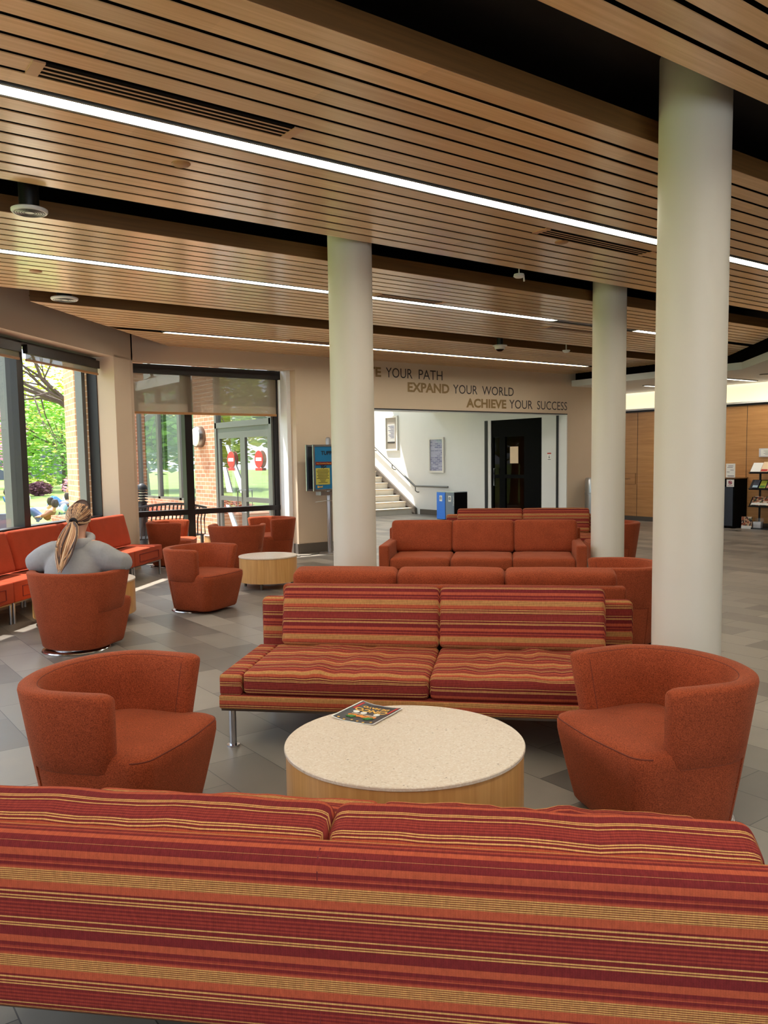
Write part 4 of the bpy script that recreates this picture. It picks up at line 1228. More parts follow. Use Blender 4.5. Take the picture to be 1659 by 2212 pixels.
rx, ry0, ry1 = 15.72, 8.30, 8.98
root = thing('leaflet_rack', 'black metal leaflet rack with sloping shelves at the right picture edge', 'leaflet rack', (rx, 8.6, 0))
for y in (.22, 0.0, -.24):
    bm = nb(); box(bm, .10, .13, y - .014, y + .014, .0, 1.3); obj('post', bm, 'iron_black', root, False)
bm = nb(); box(bm, -.05, .2, -.32, .30, 0, .03); obj('base', bm, 'iron_black', root, False)
SH = (1.12, .80, .455)
for z in SH:
    bm = nb(); boxat(bm, T(.04, 0, z + .08, 0, math.radians(38)), .012, .74, .24)
    boxat(bm, T(-.045, 0, z), .05, .74, .012); obj('shelf', bm, 'iron_black', root, False)


def leaflet(y, z, w, h, mats, label, cat='leaflet', grp='leaflets on the rack'):
    q = T(rx + .022, 8.6 + y, z + .09, 0, math.radians(38))
    o = thing('leaflet', label, cat, q.to_translation(), 0, grp); o.rotation_euler = (0, math.radians(38), 0)
    bm = nb(); box(bm, -.006, .0, -w / 2, w / 2, -.09, -.09 + h); c = obj('cover', bm, mats[0], o, False)
    for k, mt in enumerate(mats[1:]):
        bm = nb(); box(bm, -.008, -.006, -w / 2 + .01, w / 2 - .01, -.08 + k * .07, -.03 + k * .07); obj('panel', bm, mt, o, False)


leaflet(.25, 1.12, .20, .22, ('paper_white',), 'plain white leaflet first on the top rack shelf')
leaflet(.07, 1.12, .15, .24, ('paper_cream', 'ink_red'), 'cream leaflet with a red square on the top rack shelf')
leaflet(-.11, 1.12, .18, .26, ('paper_white', 'paper_blue', 'ink_dark'), 'white and blue leaflet with a dark heading on the top rack shelf')
leaflet(.25, .80, .12, .19, ('dark_wall', 'paper_blue'), 'grey landscape leaflet first on the middle rack shelf')
leaflet(.10, .80, .12, .18, ('leaf_yellow', 'leaf_deep'), 'green photo leaflet on the middle rack shelf')
leaflet(-.04, .80, .12, .18, ('leaf_purple', 'skin'), 'purplish portrait leaflet on the middle rack shelf')
leaflet(-.18, .80, .12, .18, ('paper_cream',), 'cream leaflet last on the middle rack shelf')
leaflet(.13, .455, .40, .22, ('photo_collage', 'paper_white'), 'photo collage booklet on the lowest rack shelf')
leaflet(-.22, .455, .27, .22, ('photo_collage', 'paper_white'), 'second photo collage booklet on the lowest rack shelf, cut by the frame')
root = thing('booklet', 'photo collage booklet standing on the floor against the black bin', 'booklet', (15.70, 9.0, 0))
bm = nb(); box(bm, 0, .02, -.10, .12, 0, .24); obj('cover', bm, 'photo_collage', root, False)
bm = nb(); box(bm, -.003, .0, -.10, .12, 0, .06); obj('white_band', bm, 'paper_white', root, False)
root = thing('leaflet_box', 'clear plastic leaflet box on the floor under the rack', 'leaflet box', (15.66, 8.78, 0))
bm = nb(); box(bm, 0, .006, -.09, .09, 0, .10); box(bm, .1, .106, -.09, .09, 0, .22); box(bm, 0, .106, -.096, -.09, 0, .16); box(bm, 0, .106, .09, .096, 0, .16); box(bm, 0, .106, -.09, .09, 0, .006); obj('box', bm, 'clear_acrylic', root, False)
bm = nb(); box(bm, .02, .09, -.08, .08, .008, .15); obj('papers', bm, 'acrylic', root, False)
root = thing('wall_frame', 'clear framed white notice on the oak wall above the leaflet rack', 'framed notice', (15.985, 8.72, 1.515))
bm = nb(); box(bm, -.012, .01, -.22, .22, -.085, .085); obj('frame', bm, 'acrylic', root, False)
bm = nb(); box(bm, -.015, -.012, -.18, .18, -.065, .065); sh = obj('sheet', bm, 'paper_white', root, False)
bm = nb()
for i in range(4): box(bm, -.017, -.015, -.13, .12 - .03 * (i % 2), .03 - .024 * i, .036 - .024 * i)
obj('print', bm, 'ink_gray', sh, False)

# ================================================================== PEOPLE
def skinned(name, verts, edges, rad, mat, parent, root_i=0, sub=2, M=None):
    me = bpy.data.meshes.new(name)
    vs = [Vector(v) for v in verts]
    if M is not None: vs = [M @ v for v in vs]
    me.from_pydata(vs, edges, []); me.update()
    o = bpy.data.objects.new(name, me); C.objects.link(o)
    if parent is not None: o.parent = parent
    me.materials.append(MAT[mat])
    sk = o.modifiers.new('skin', 'SKIN'); sk.use_smooth_shade = True; sk.branch_smoothing = .3
    sv = me.skin_vertices[0].data
    for i, r in enumerate(rad):
        sv[i].radius = (r, r) if isinstance(r, (int, float)) else r
        sv[i].use_root = (i == root_i)
    ss = o.modifiers.new('sub', 'SUBSURF'); ss.levels = sub; ss.render_levels = sub
    return o


def chain(V, E, Rr, start, pts, rads):
    i = start
    for p, r in zip(pts, rads):
        V.append(p); Rr.append(r); E.append((i, len(V) - 1)); i = len(V) - 1
    return i


PERSON_DEG = 95
pr = thing('person', 'person in grey hoodie with blond ponytail sitting in a tub chair by the window', 'person', ST(-3.50, 6.22), math.radians(PERSON_DEG - 45))
# x forward, y left
V, E, Rr = [(-.02, 0, .50)], [], [.135]
chest = chain(V, E, Rr, 0, [(.02, 0, .60), (.06, 0, .72), (.09, 0, .82)], [.13, .13, .12])
neck = chain(V, E, Rr, chest, [(.12, 0, .90), (.155, 0, .965)], [.062, .055])
head = chain(V, E, Rr, neck, [(.175, 0, 1.03), (.18, 0, 1.09), (.185, 0, 1.13)], [.082, .088, .06])
for sg in (-1, 1):
    sh = chain(V, E, Rr, chest, [(.08, sg * .10, .845), (.09, sg * .185, .83)], [.07, .062])
    el = chain(V, E, Rr, sh, [(.09, sg * .27, .775), (.12, sg * .375, .70)], [.05, .042])
    wr = chain(V, E, Rr, el, [(.24, sg * .31, .69), (.36, sg * .16, .70)], [.038, .028])
    pm = chain(V, E, Rr, wr, [(.40, sg * .115, .705), (.425, sg * .09, .71)], [.026, .026])
    for k in range(4):
        a = -.02 + .013 * k
        chain(V, E, Rr, pm, [(.445 + .004 * k, sg * .07, .695 + a + .02), (.452, sg * .045, .69 + a + .02), (.444, sg * .025, .686 + a + .02)], [.009, .008, .007])
    chain(V, E, Rr, pm, [(.41, sg * .075, .735), (.415, sg * .055, .745)], [.010, .008])
    hp = chain(V, E, Rr, 0, [(.06, sg * .10, .475), (.26, sg * .12, .475), (.40, sg * .13, .47)], [.10, .085, .068])
    chain(V, E, Rr, hp, [(.44, sg * .13, .38), (.43, sg * .13, .20), (.42, sg * .13, .08)], [.06, .052, .04])
skinned('body', V, E, Rr, 'skin', pr)
# face
bm = nb(); lathe(bm, [(0, -.018), (.012, -.012), (.009, .008), (0, .02)], 10); o = obj('nose', bm, 'skin', pr); o.location = (.275, 0, 1.045)
bm = nb(); boxat(bm, T(.262, 0, 1.0), .01, .04, .008); obj('mouth', bm, 'ink_rose', pr)
for sg in (-1, 1):
    bm = nb(); lathe(bm, [(0, -.008), (.008, 0), (0, .008)], 10); o = obj('eye', bm, 'ink_dark', pr); o.location = (.262, sg * .032, 1.07)
    bm = nb(); lathe(bm, [(0, -.03), (.012, -.02), (.017, .005), (.012, .025), (0, .03)], 12); o = obj('ear', bm, 'skin', pr); o.location = (.165, sg * .09, 1.055); o.scale = (1, .6, 1)
# hoodie
bm = nb(); rings = []
for x, z, ry, rx_ in ((-.03, .44, .20, .15), (-.02, .50, .222, .165), (-.01, .58, .228, .168), (.01, .66, .228, .165), (.04, .74, .222, .155), (.06, .79, .20, .142), (.08, .83, .165, .12), (.10, .865, .12, .10), (.115, .895, .085, .08)):
    rings.append([bm.verts.new((x + rx_ * math.cos(2 * PI * k / 32), ry * math.sin(2 * PI * k / 32), z)) for k in range(32)])
for r0, r1 in zip(rings, rings[1:]):
    for k in range(32): bm.faces.new((r0[k], r0[(k + 1) % 32], r1[(k + 1) % 32], r1[k]))
bm.faces.new(rings[0][::-1]); bm.faces.new(rings[-1])
for sg in (-1, 1):
    P = [(.065, sg * .09, .80), (.065, sg * .16, .785), (.06, sg * .225, .755), (.065, sg * .285, .725), (.09, sg * .35, .705), (.13, sg * .375, .70), (.19, sg * .345, .705), (.27, sg * .27, .715), (.34, sg * .18, .715)]
    tube(bm, P, [.085, .105, .112, .108, .092, .078, .064, .055, .044], 16)
hd = obj('hoodie', bm, 'hoodie_gray', pr)
for v in hd.data.vertices:
    k = noise.noise(Vector((v.co.x * 14, v.co.y * 10, v.co.z * 16))); v.co += v.normal * .006 * k
rm = hd.modifiers.new('remesh', 'REMESH'); rm.mode = 'VOXEL'; rm.voxel_size = .011; rm.use_smooth_shade = True
sm = hd.modifiers.new('smooth', 'SMOOTH'); sm.factor = .6; sm.iterations = 5
bm = nb(); tube(bm, [(.10 + .105 * math.cos(a), .115 * math.sin(a), .895 + .018 * math.cos(a) - .02 * (1 if math.cos(a) < 0 else 0)) for a in [2 * PI * k / 28 for k in range(28)]], [.036 + .012 * max(0, -math.cos(2 * PI * k / 28)) for k in range(28)], 12, True)
obj('hood', bm, 'hoodie_gray', hd)
V, E, Rr = [(-.02, 0, .47)], [], [.15]
for sg in (-1, 1):
    hp = chain(V, E, Rr, 0, [(.06, sg * .105, .48), (.26, sg * .125, .485), (.40, sg * .135, .475)], [.112, .096, .082])
    chain(V, E, Rr, hp, [(.44, sg * .135, .38), (.43, sg * .135, .20), (.425, sg * .135, .10)], [.072, .064, .06])
skinned('trousers', V, E, Rr, 'denim', pr)
for sg in (-1, 1):
    bm = nb(); cushion(bm, T(.47, sg * .135, .045), .26, .095, .085, .035, (6, 3, 3), (0, 0, .01)); obj('shoe', bm, 'shirt_white', pr)
# hair: cap, tie, ponytail
bm = nb(); n1, n2 = 28, 16
hc = Vector((.168, 0, 1.075))
g = []
for j in range(n2 + 1):
    th = PI * .66 * j / n2; row = []
    for i in range(n1):
        ph = 2 * PI * i / n1
        rr = Vector((.108 * math.sin(th) * math.cos(ph), .098 * math.sin(th) * math.sin(ph), .104 * math.cos(th)))
        if rr.x > .02: rr.z = max(rr.z, .035 + .9 * (rr.x - .02))      # hairline above the face
        k = 1 + .015 * math.sin(ph * 14)
        q = Matrix.Rotation(-.25, 3, 'Y') @ Vector((rr.x * k, rr.y * k, rr.z))
        row.append(bm.verts.new(hc + q))
    g.append(row)
for j in range(n2):
    for i in range(n1):
        k = (i + 1) % n1
        try: bm.faces.new((g[j][i], g[j][k], g[j + 1][k], g[j + 1][i]))
        except ValueError: pass
bmesh.ops.remove_doubles(bm, verts=bm.verts, dist=.001)
hair = obj('hair', bm, 'hair_dark', pr)


def tinted(bm, pts, rad, mi):
    k = len(bm.faces); tube(bm, pts, rad, 6); bm.faces.ensure_lookup_table()
    for f in bm.faces[k:]: f.material_index = mi


random.seed(5); bm = nb(); tie = Vector((.058, 0, 1.035)); rot = Matrix.Rotation(-.25, 3, 'Y')
for k in range(230):
    ph = random.uniform(-PI, PI); th = random.uniform(.1, 2.05); el_ = th / 2.05
    st_ = Vector((.110 * math.sin(th) * math.cos(ph), .100 * math.sin(th) * math.sin(ph), .106 * math.cos(th)))
    if st_.x > .035 and st_.z < .05: continue
    en = rot.inverted() @ (tie - hc); pts = []
    for j in range(9):
        u = j / 8; v = st_.lerp(en, u)
        q = Vector((v.x / .110, v.y / .100, v.z / .106)); q.normalize()
        w = Vector((q.x * .110, q.y * .100, q.z * .106)) * 1.012
        w = w.lerp(en, max(0, (u - .8) / .2) * .6)
        pts.append(hc + rot @ w)
    tinted(bm, pts, [.0042] * 8 + [.003], random.choices((0, 1, 2), (5, 4, 2 if el_ > .5 else 6))[0])
obj('strands', bm, ('hair_light', 'hair_mid', 'hair_dark'), hair)
bm = nb(); tube(bm, [(.052, .026 * math.cos(a), 1.035 + .026 * math.sin(a)) for a in [2 * PI * k / 16 for k in range(16)]], .013, 8, True); obj('hair_tie', bm, 'hair_tie', hair)
bm = nb(); random.seed(3)
for k in range(60):
    a = random.uniform(-1, 1); b0 = random.uniform(-1, 1)
    L = random.uniform(.29, .385); pts = []; rad = []
    for j in range(12):
        u = j / 11; z = 1.035 - L * u
        fan = .016 + .074 * (math.sin(PI * min(1, u * 1.05)) ** .7) * (1 - .35 * u)
        xs = .055 if z > 1.02 else (.055 - (1.02 - z) * .95 if z > .86 else -.097 - (.86 - z) * .55)
        pts.append((xs - .012 * b0 - .014, a * fan + .010 * math.sin(u * 4 + k) * u + .010 * u, z))
        rad.append(.0085 * (1 - u ** 3) + .0012)
    tinted(bm, pts, rad, random.choices((0, 1, 2), (5, 4, 2))[0])
obj('ponytail', bm, ('hair_light', 'hair_mid', 'hair_dark'), hair)
bm = nb(); boxat(bm, T(.10, -.33, .655, 0, 0, .4), .10, .14, .012); o = obj('napkin', bm, 'cloth_white', None); o.location = ST(-3.5, 6.22); o.rotation_euler = (0, 0, math.radians(PERSON_DEG - 45)); tag(o, 'crumpled pale cloth under the right elbow of the person in grey', 'cloth')


def sitter(name, loc, rz, label, top, legs, hair_m, lying=False, group=None):
    root = thing(name, label, 'person', loc, rz, group)
    V, E, Rr = [(0, 0, .12)], [], [.12]
    lean = .55 if lying else .12
    ch_ = chain(V, E, Rr, 0, [(-.08 * (1 + lean), 0, .26), (-.16 * (1 + lean), 0, .42 - .12 * lean)], [.12, .12])
    nk = chain(V, E, Rr, ch_, [(-.19 * (1 + lean), 0, .52 - .12 * lean)], [.05])
    chain(V, E, Rr, nk, [(-.19 * (1 + lean), 0, .60 - .12 * lean), (-.18 * (1 + lean), 0, .67 - .12 * lean)], [.085, .07])
    for sg in (-1, 1):
        s_ = chain(V, E, Rr, ch_, [(-.15 * (1 + lean), sg * .16, .42 - .12 * lean)], [.06])
        w_ = chain(V, E, Rr, s_, [(-.12, sg * .24, .26), (.08, sg * .2, .22)], [.045, .032])
        for k in range(4): chain(V, E, Rr, w_, [(.14, sg * (.17 + .02 * k), .22), (.18, sg * (.165 + .02 * k), .21)], [.011, .009])
        chain(V, E, Rr, w_, [(.12, sg * .15, .25)], [.011])
    body = skinned('body', V, E, Rr, 'skin', root, 0, 1)
    V, E, Rr = [(0, 0, .12)], [], [.135]
    ch_ = chain(V, E, Rr, 0, [(-.08 * (1 + lean), 0, .26), (-.16 * (1 + lean), 0, .42 - .12 * lean)], [.145, .14])
    for sg in (-1, 1):
        s_ = chain(V, E, Rr, ch_, [(-.15 * (1 + lean), sg * .16, .42 - .12 * lean)], [.078])
        chain(V, E, Rr, s_, [(-.12, sg * .24, .26), (.02, sg * .215, .235)], [.06, .045])
    skinned('shirt', V, E, Rr, top, root, 0, 1)
    V, E, Rr = [(0, 0, .11)], [], [.13]
    for sg in (-1, 1): chain(V, E, Rr, 0, [(.15, sg * .1, .22), (.34, sg * .13, .44), (.44, sg * .13, .22), (.52, sg * .13, .05)], [.10, .08, .065, .05])
    skinned('trousers', V, E, Rr, legs, root, 0, 1)
    bm = nb(); lathe(bm, [(0, .11), (.07, .09), (.1, .02), (.1, -.04), (.07, -.12), (0, -.13)], 14); o = obj('hair', bm, hair_m, root); o.location = (-.20 * (1 + lean), 0, .64 - .12 * lean)


GZ = -.15


def ray_pt(dx, dy, dist): return Vector((dx * dist, dy * dist, GZ))


sitter('person', ray_pt(.243, .97, 24.5), 2.6, 'dark-haired person in a brown top lying on the lawn outside', 'shirt_brown', 'denim', 'hair_brown', True)
sitter('person', ray_pt(.255, .967, 26.2), .9, 'person in pale blue jeans with knees up on the lawn outside', 'shirt_white', 'jeans_light', 'hair_brown', True)
sitter('person', ray_pt(.262, .965, 27.8), 3.6, 'person in a dark top with knees up, rightmost of the near group on the lawn', 'dark_wall', 'denim', 'hair_brown')
sitter('person', ray_pt(.263, .965, 33), 3.2, 'person reading on a pale blanket farther out on the lawn', 'shirt_white', 'shirt_blue', 'hair_mid')
sitter('person', ray_pt(.212, .977, 34), .4, 'person in blue sitting on the lawn at the left picture edge', 'shirt_blue', 'denim', 'hair_brown')
sitter('person', ray_pt(.222, .975, 35), 2.0, 'person in white sitting on the lawn beside the one in blue', 'shirt_white', 'jeans_light', 'hair_brown')
bm = nb(); cushion(bm, T(0, 0, .012), 2.4, 1.5, .02, .008, (12, 8, 1), (0, 0, 0), wrinkle(2, .012, 2, 2))
o = obj('picnic_blanket', bm, 'cloth_white'); p = ray_pt(.263, .965, 33); o.location = (p.x, p.y, GZ); tag(o, 'pale blanket spread on the lawn under the reading person', 'blanket')

# ================================================================== OUTDOORS
bm = nb(); prism(bm, [ST(-5.56, -30)[:2], ST(-5.56, 11.1)[:2], (4.0, 12.1), (6.8, 12.1), (6.8, 19.2), (80, 19.2), (80, 130), (-130, 130), (-130, -30)], GZ - .1, GZ)
o = obj('lawn', bm, 'lawn_grass', None, False); tag(o, 'bright green lawn outside the windows', None, None, 'structure')
bm = nb(); prism(bm, [ST(-5.56, 3)[:2], ST(-5.56, 11.0)[:2], (4.0, 12.1), (6.58, 12.1), (6.58, 19), (5.4, 19.5), (2, 16), ST(-8.5, 3)[:2]], GZ, GZ + .01)
o = obj('path', bm, 'stone_pale', None, False); tag(o, 'pale paved path outside the windows', None, None, 'structure')
# brick pier between the two windows, outside
bm = nb(); prism(bm, [ST(-5.56, 10.56)[:2], ST(-5.80, 10.56)[:2], (3.45, 12.35), (4.0, 12.35), (4.0, 11.9)], GZ, 4.2)
o = obj('wall_brick_pier', bm, 'brick_buff', None, False); tag(o, 'buff brick pier between the two window walls', None, None, 'structure')
# roof slabs so that daylight only enters through the windows
bm = nb(); prism(bm, [ST(-5.56, -2.5)[:2], ST(-5.56, 11.0)[:2], (4.0, 12.2), (16.4, 12.2), (16.4, -4.9), (-5.7, -4.9), (-5.7, 2)], 3.62, 3.8)
o = obj('roof', bm, 'roof_gray', None, False); tag(o, None, None, None, 'structure')

# wing: doors, brick pier, glazed screen in the plane x = 6.6
XW = 6.6
bm = nb(); box(bm, XW, XW + .3, 14.08, 15.06, GZ, 4.2); box(bm, XW + .02, XW + .28, 15.06, 18.6, GZ, .72); box(bm, XW, XW + .3, 18.4, 18.9, GZ, 4.2)
o = obj('wall_wing', bm, 'brick_tan', None, False); tag(o, 'brick wall of the entrance wing outside', None, None, 'structure')
bm = nb(); box(bm, XW + .1, 8.0, 12.15, 18.9, 3.1, 3.3); o = obj('ceiling_wing', bm, 'white_paint', None, False); tag(o, None, None, None, 'structure')
ws = winframe('window_4', 15.06, 18.4, (.72, 3.1), [16.05, 17.2], lambda a, d, z: Vector((XW + .2 - d, a, z)), .05, 'frame_gray', .1)
for c in ws.children:
    if c.name.startswith('pane'): c.data.materials[0] = MAT['mirror_glass']
droot = obj('door_2', box(nb(), XW - .02, XW + .08, 11.98, 14.08, 2.10, 2.2), 'frame_gray', None, False); tag(droot, None, None, None, 'structure')
for y0, y1, h in ((12.04, 13.03, 12.95), (13.03, 14.02, 13.12)):
    lf = leaf(y0, y1, droot, 'frame_gray', 'mirror_glass', XW, XW + .05, GZ + .02, 2.1, .84, .09, None)
    bm = nb(); tube(bm, [(XW, h, 1.0), (XW - .07, h, 1.0), (XW - .07, h, .62), (XW, h, .62)], .013, 8); obj('handle', bm, 'brushed_steel', lf)
bm = nb(); box(bm, XW - .02, XW + .08, 11.96, 12.04, GZ, 3.1); box(bm, XW - .02, XW + .08, 14.02, 14.1, GZ, 3.1); obj('jamb', bm, 'frame_gray', droot, False)
bm = nb(); vs = [bm.verts.new(q) for q in ((XW + .03, 12.04, 2.2), (XW + .03, 14.02, 2.2), (XW + .03, 14.02, 3.1), (XW + .03, 12.04, 3.1))]; bm.faces.new(vs); obj('transom_pane', bm, 'mirror_glass', droot, False)
for yy, lab in ((13.47, 'round red no-entry sign on the left glass door outside'), (12.43, 'round red no-entry sign on the right glass door outside')):
    root = thing('no_entry_sign', lab, 'sign', (XW - .012, yy, 1.53), 0, 'no-entry signs on the glass doors')
    bm = nb(); n_ = 32; vs = [bm.verts.new((0, .145 * math.cos(2 * PI * i / n_), .145 * math.sin(2 * PI * i / n_))) for i in range(n_)]; bm.faces.new(vs)
    r_ = bmesh.ops.extrude_face_region(bm, geom=bm.faces[:])
    for v in [g_ for g_ in r_['geom'] if isinstance(g_, bmesh.types.BMVert)]: v.co.x += .006
    obj('disc', bm, 'ink_red', root, False)
    bm = nb(); box(bm, -.002, .0, -.10, .10, -.028, .028); obj('bar', bm, 'paper_white', root, False)
    bm = nb(); box(bm, -.002, .004, -.12, .12, -.19, -.145); obj('plate', bm, 'ink_red', root, False)
bm = nb()
for (ya, za, yb, zb_) in ((13.72, 1.78, 13.12, .95), (13.85, 1.4, 13.66, .95), (13.78, .72, 13.2, -.05)):
    v = [bm.verts.new((XW + .012, a_, c_)) for a_, c_ in ((ya, za), (ya - .12, za), (yb - .16, zb_), (yb + .06, zb_))]; bm.faces.new(v)
r_ = bmesh.ops.extrude_face_region(bm, geom=bm.faces[:])
for v in [g_ for g_ in r_['geom'] if isinstance(g_, bmesh.types.BMVert)]: v.co.x += .002
o = obj('door_stripes', bm, 'cloth_white', None, False); tag(o, 'pale slanted stripes on the left glass door outside', 'stripe_mark')  # flat pale slanted strips laid over the door glass
root = thing('wall_lamp', 'round white bulkhead lamp on the brick pier outside the far window', 'wall lamp', (XW, 14.72, 1.97))
bm = nb(); lathe(bm, [(0, 0), (.20, 0), (.20, .10), (.185, .12)], 36); o = obj('housing', bm, 'dark_steel', root); o.rotation_euler = (0, -PI / 2, 0)
bm = nb(); lathe(bm, [(.185, .10), (.17, .13), (.10, .155), (0, .16)], 36); o = obj('lens', bm, 'lamp_lens', root); o.rotation_euler = (0, -PI / 2, 0)

# planter with red plants, bollard and bench
bm = nb(); box(bm, 4.7, 6.5, 15.3, 18.2, GZ, .42); o = obj('planter', bm, 'brick_tan', None, False); tag(o, 'low brick planter outside the far window', 'planter')


def leaves(bm, cen, rad, n_, size, seed, flat=1.0, hollow=.55):
    rnd = random.Random(seed)
    for _ in range(n_):
        while True:
            v = Vector((rnd.uniform(-1, 1), rnd.uniform(-1, 1), rnd.uniform(-1, 1)))
            if hollow * rnd.random() < v.length <= 1: break
        k = 1 + .25 * noise.noise(Vector((v.x * 2 + seed, v.y * 2, v.z * 2)))
        p = Vector(cen) + Vector((v.x * rad[0], v.y * rad[1], v.z * rad[2])) * k
        s_ = size * rnd.uniform(.6, 1.4)
        R_ = Matrix.Rotation(rnd.uniform(0, 6.28), 3, 'Z') @ Matrix.Rotation(rnd.uniform(-1.2, 1.2), 3, 'X')
        q = [p + R_ @ Vector(w) for w in ((-s_, 0, 0), (0, -s_ * .45, 0), (s_, 0, 0), (0, s_ * .45, .1 * s_))]
        bm.faces.new([bm.verts.new(x) for x in q])


bm = nb(); leaves(bm, (5.6, 16.7, .52), (.85, 1.4, .16), 900, .06, 5, hollow=0); o = obj('shrub', bm, 'mulch_red', None, False); tag(o, 'reddish low shrubs in the brick planter outside', 'shrub')
root = thing('bollard_light', 'dark louvred bollard light outside the far window', 'bollard light', (4.98, 13.55, GZ))
bm = nb(); cyl(bm, 0, 0, 0, .98, .075, 20); obj('post', bm, 'iron_black', root)
for k in range(5):
    bm = nb(); lathe(bm, [(.05, .99 + .045 * k), (.095, .985 + .045 * k), (.095, .998 + .045 * k), (.05, 1.012 + .045 * k)], 20); obj('louvre', bm, 'iron_black', root)
bm = nb(); cyl(bm, 0, 0, .98, 1.22, .045, 16); obj('lens', bm, 'lamp_lens', root)
bm = nb(); lathe(bm, [(.095, 1.2), (.095, 1.23), (.07, 1.28), (.03, 1.305), (0, 1.31)], 20); obj('cap', bm, 'iron_black', root)
root = thing('garden_bench', 'black iron slatted bench just outside the far window', 'bench', (5.05, 12.75, GZ), .1)
bm = nb()
for k in range(22):
    x = -.75 + k * 1.5 / 21; d = .10 * (abs(x) / .75) ** 2
    tube(bm, [(x, .06, .45), (x, -.02 + d, .7), (x, -.10 + d, .98 - .10 * (x / .75) ** 2)], .012, 5)
tube(bm, [(-.75 + k * .1, -.10 + .10 * (abs(-.75 + k * .1) / .75) ** 2, .99 - .10 * ((-.75 + k * .1) / .75) ** 2) for k in range(16)], .022, 6)
obj('backrest', bm, 'iron_black', root)
bm = nb()
for k in range(8): box(bm, -.75, .75, .06 + k * .055, .06 + k * .055 + .035, .43, .45)
obj('seat', bm, 'iron_black', root, False)
for x in (-.7, .7):
    for y in (.08, .46): bm = nb(); box(bm, x - .02, x + .02, y - .02, y + .02, 0, .43); obj('leg', bm, 'iron_black', root, False)
# low dark garden wall seen at the bottom of the left pane
bm = nb(); box(bm, -1.6, 3.55, 15.9, 16.2, GZ, .62); o = obj('garden_wall', bm, 'dark_wall', None, False); tag(o, 'low dark grey garden wall outside the left window', 'wall')


def tree(loc, rad, zc, leafm, label, n_, size, seed, trunk=True, group=None, cat='tree', nm='tree', trunk_r=.16, hollow=.5):
    root = thing(nm, label, cat, loc, 0, group)
    bm = nb(); leaves(bm, (0, 0, zc), rad, n_, size, seed, hollow=hollow); obj('crown', bm, leafm, root, False)
    if trunk:
        bm = nb(); rnd = random.Random(seed)
        tube(bm, [(0, 0, 0), (.05, 0, zc * .4), (0, .05, zc * .8), (.05, 0, zc + rad[2] * .5)], [trunk_r, trunk_r * .8, trunk_r * .55, trunk_r * .15], 8)
        for k in range(7):
            a = rnd.uniform(0, 6.28); z = zc * rnd.uniform(.55, .95)
            tube(bm, [(0, 0, z), (rad[0] * .4 * math.cos(a), rad[1] * .4 * math.sin(a), z + rad[2] * .35), (rad[0] * .75 * math.cos(a), rad[1] * .75 * math.sin(a), z + rad[2] * .6)], [trunk_r * .4, trunk_r * .25, trunk_r * .08], 6)
        obj('trunk', bm, 'bark', root)
    return root


P_ = lambda dx, dy, d: (dx * d, dy * d, GZ)
tree(P_(.160, .987, 46), (3.2, 3.2, 3.0), 3.8, 'leaf_pink', 'pink blossoming tree outside at the left picture edge', 5200, .13, 11)
tree(P_(.265, .964, 52), (4.2, 4.2, 2.6), 3.0, 'leaf_green', 'broad bright green tree behind the people on the lawn', 6000, .15, 12)
tree(P_(.230, .973, 62), (5.0, 5.0, 3.2), 5.6, 'leaf_yellow', 'tall yellow-green tree behind the pink one', 5000, .16, 13)
tree(P_(.295, .955, 76), (5.0, 5.0, 3.0), 5.2, 'leaf_yellow', 'yellow-green tree beside the brick pier, far out', 5000, .16, 14)
tree(P_(.240, .971, 46), (.6, .6, .38), .35, 'leaf_purple', 'low dark purple shrub on the lawn', 1800, .10, 15, False, None, 'shrub', 'shrub')
tree(P_(.279, .960, 40), (.7, .7, .6), .6, 'leaf_pink', 'small pink flowering shrub beside the reading person', 500, .08, 16, False, None, 'shrub', 'shrub')
tree(P_(.262, .965, 60), (2.6, 1.5, .5), .5, 'leaf_yellow', 'low yellow-green shrub behind the lawn', 900, .12, 17, False, None, 'shrub', 'shrub')
# sparse budding tree whose branches cross the sky in the left window
root = thing('tree', 'nearly bare budding tree with dark branches against the sky', 'tree', P_(.30, .954, 21))
bm = nb(); rnd = random.Random(21); tips = []


def branch(p, d, L, r, lev):
    q = p + d * L * .5 + Vector((rnd.uniform(-.1, .1), rnd.uniform(-.1, .1), rnd.uniform(-.05, .1))) * L
    e = p + d * L
    tube(bm, [p, q, e], [r, r * .8, r * .55], 5)
    if lev == 0: tips.append(e); return
    for _ in range(3 if lev > 1 else 4):
        nd = (d + Vector((rnd.uniform(-.9, .9), rnd.uniform(-.9, .9), rnd.uniform(-.55, .55)))).normalized()
        branch(e if rnd.random() < .6 else q, nd, L * .68, r * .5, lev - 1)


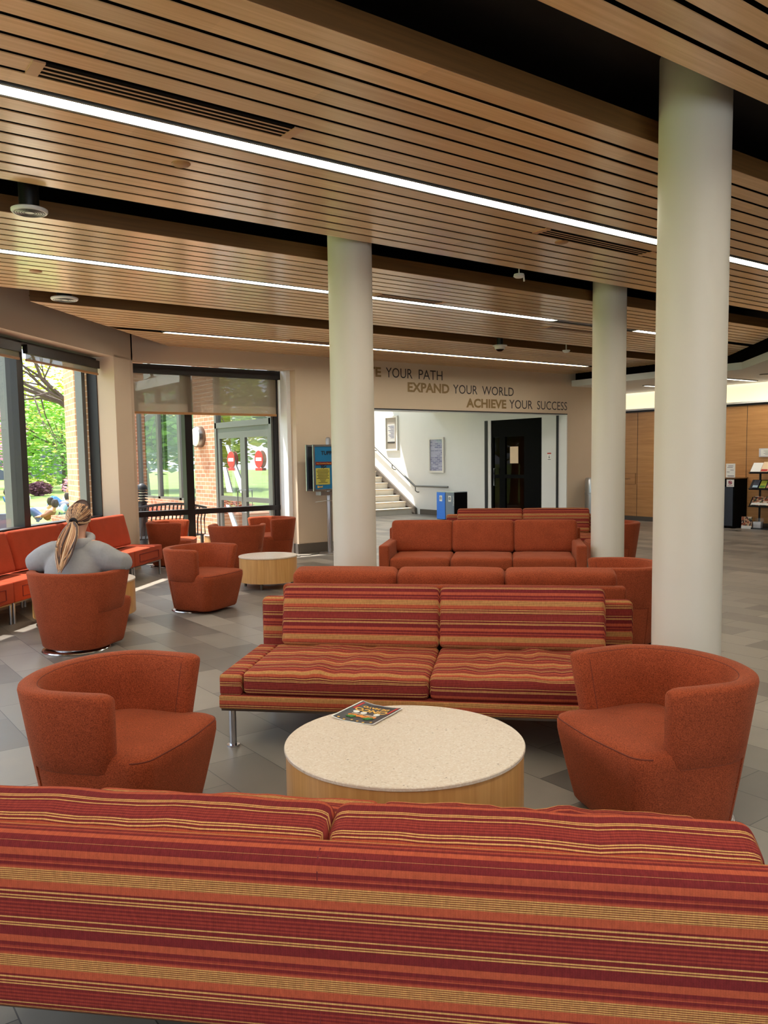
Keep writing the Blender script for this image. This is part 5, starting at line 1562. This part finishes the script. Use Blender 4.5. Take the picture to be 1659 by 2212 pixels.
branch(Vector((0, 0, 0)), Vector((0, 0, 1)), 2.6, .16, 0); tips.clear()
for a in (3.2, 2.3, 3.9, 1.0, 5.2):
    branch(Vector((0, 0, 2.5)), Vector((math.cos(a) * .8, math.sin(a) * .5, .42)).normalized(), 1.9, .075, 4)
obj('branches', bm, 'bark', root)
bm = nb()
for t_ in tips: leaves(bm, t_, (.14, .14, .14), 4, .045, int(abs(t_.x * 1000)) + 1, hollow=0)
obj('buds', bm, 'leaf_yellow', root, False)
root = thing('tree', 'leafy twigs of a green tree at the upper left window edge', 'tree', P_(.175, .984, 17))
bm = nb(); leaves(bm, (.25, 0, 4.0), (.75, .9, 1.1), 420, .09, 31, hollow=0); obj('crown', bm, 'leaf_deep', root, False)
bm = nb(); tube(bm, [(-.4, 0, 0), (-.35, 0, 2.4), (-.1, 0, 3.6), (.2, 0, 4.6)], [.10, .08, .05, .015], 7); obj('trunk', bm, 'bark', root)
# trees mirrored in the wing glass and seen past it
for i, (x, y, r_, z_, mt) in enumerate(((-3, 24, 3.0, 3.4, 'leaf_deep'), (-9, 30, 4.0, 4.4, 'leaf_green'), (0, 36, 3.6, 4.0, 'leaf_green'), (-16, 36, 4.6, 5.0, 'leaf_deep'), (1.0, 50, 3.2, 3.4, 'leaf_deep'), (-7, 45, 4.2, 4.6, 'leaf_yellow'), (-22, 46, 5, 5.2, 'leaf_green'), (3.4, 58, 4.4, 4.6, 'leaf_green'))):
    tree((x, y, GZ), (r_, r_, r_ * .8), z_, mt, ('dense dark green tree left of the far window, mirrored in the door glass', 'large green tree at mid lawn, mirrored in the wing glazing', 'green tree straight out from the far window', 'dark green tree far left on the lawn',
         'dark tree behind the wing glazing', 'yellow-green tree far across the lawn', 'green tree at the far left of the grounds', 'green tree farthest out past the wing')[i], 5200, .26, 50 + i, True, 'trees around the lawn')
# far building
root = thing('building', 'low grey building with flat roof far behind the trees', 'building', P_(.25, .968, 96))
bm = nb(); box(bm, -22, 14, 0, 8, 0, 7.2); obj('wall', bm, 'dark_wall', root, False)
bm = nb(); box(bm, -22.4, 14.4, -.4, 8.4, 7.2, 7.9); obj('roof_edge', bm, 'roof_gray', root, False)
for k in range(8):
    bm = nb(); box(bm, -20 + k * 4.2, -18 + k * 4.2, -.05, .02, 2.5, 4.6); obj('window', bm, 'black_laminate', root, False)
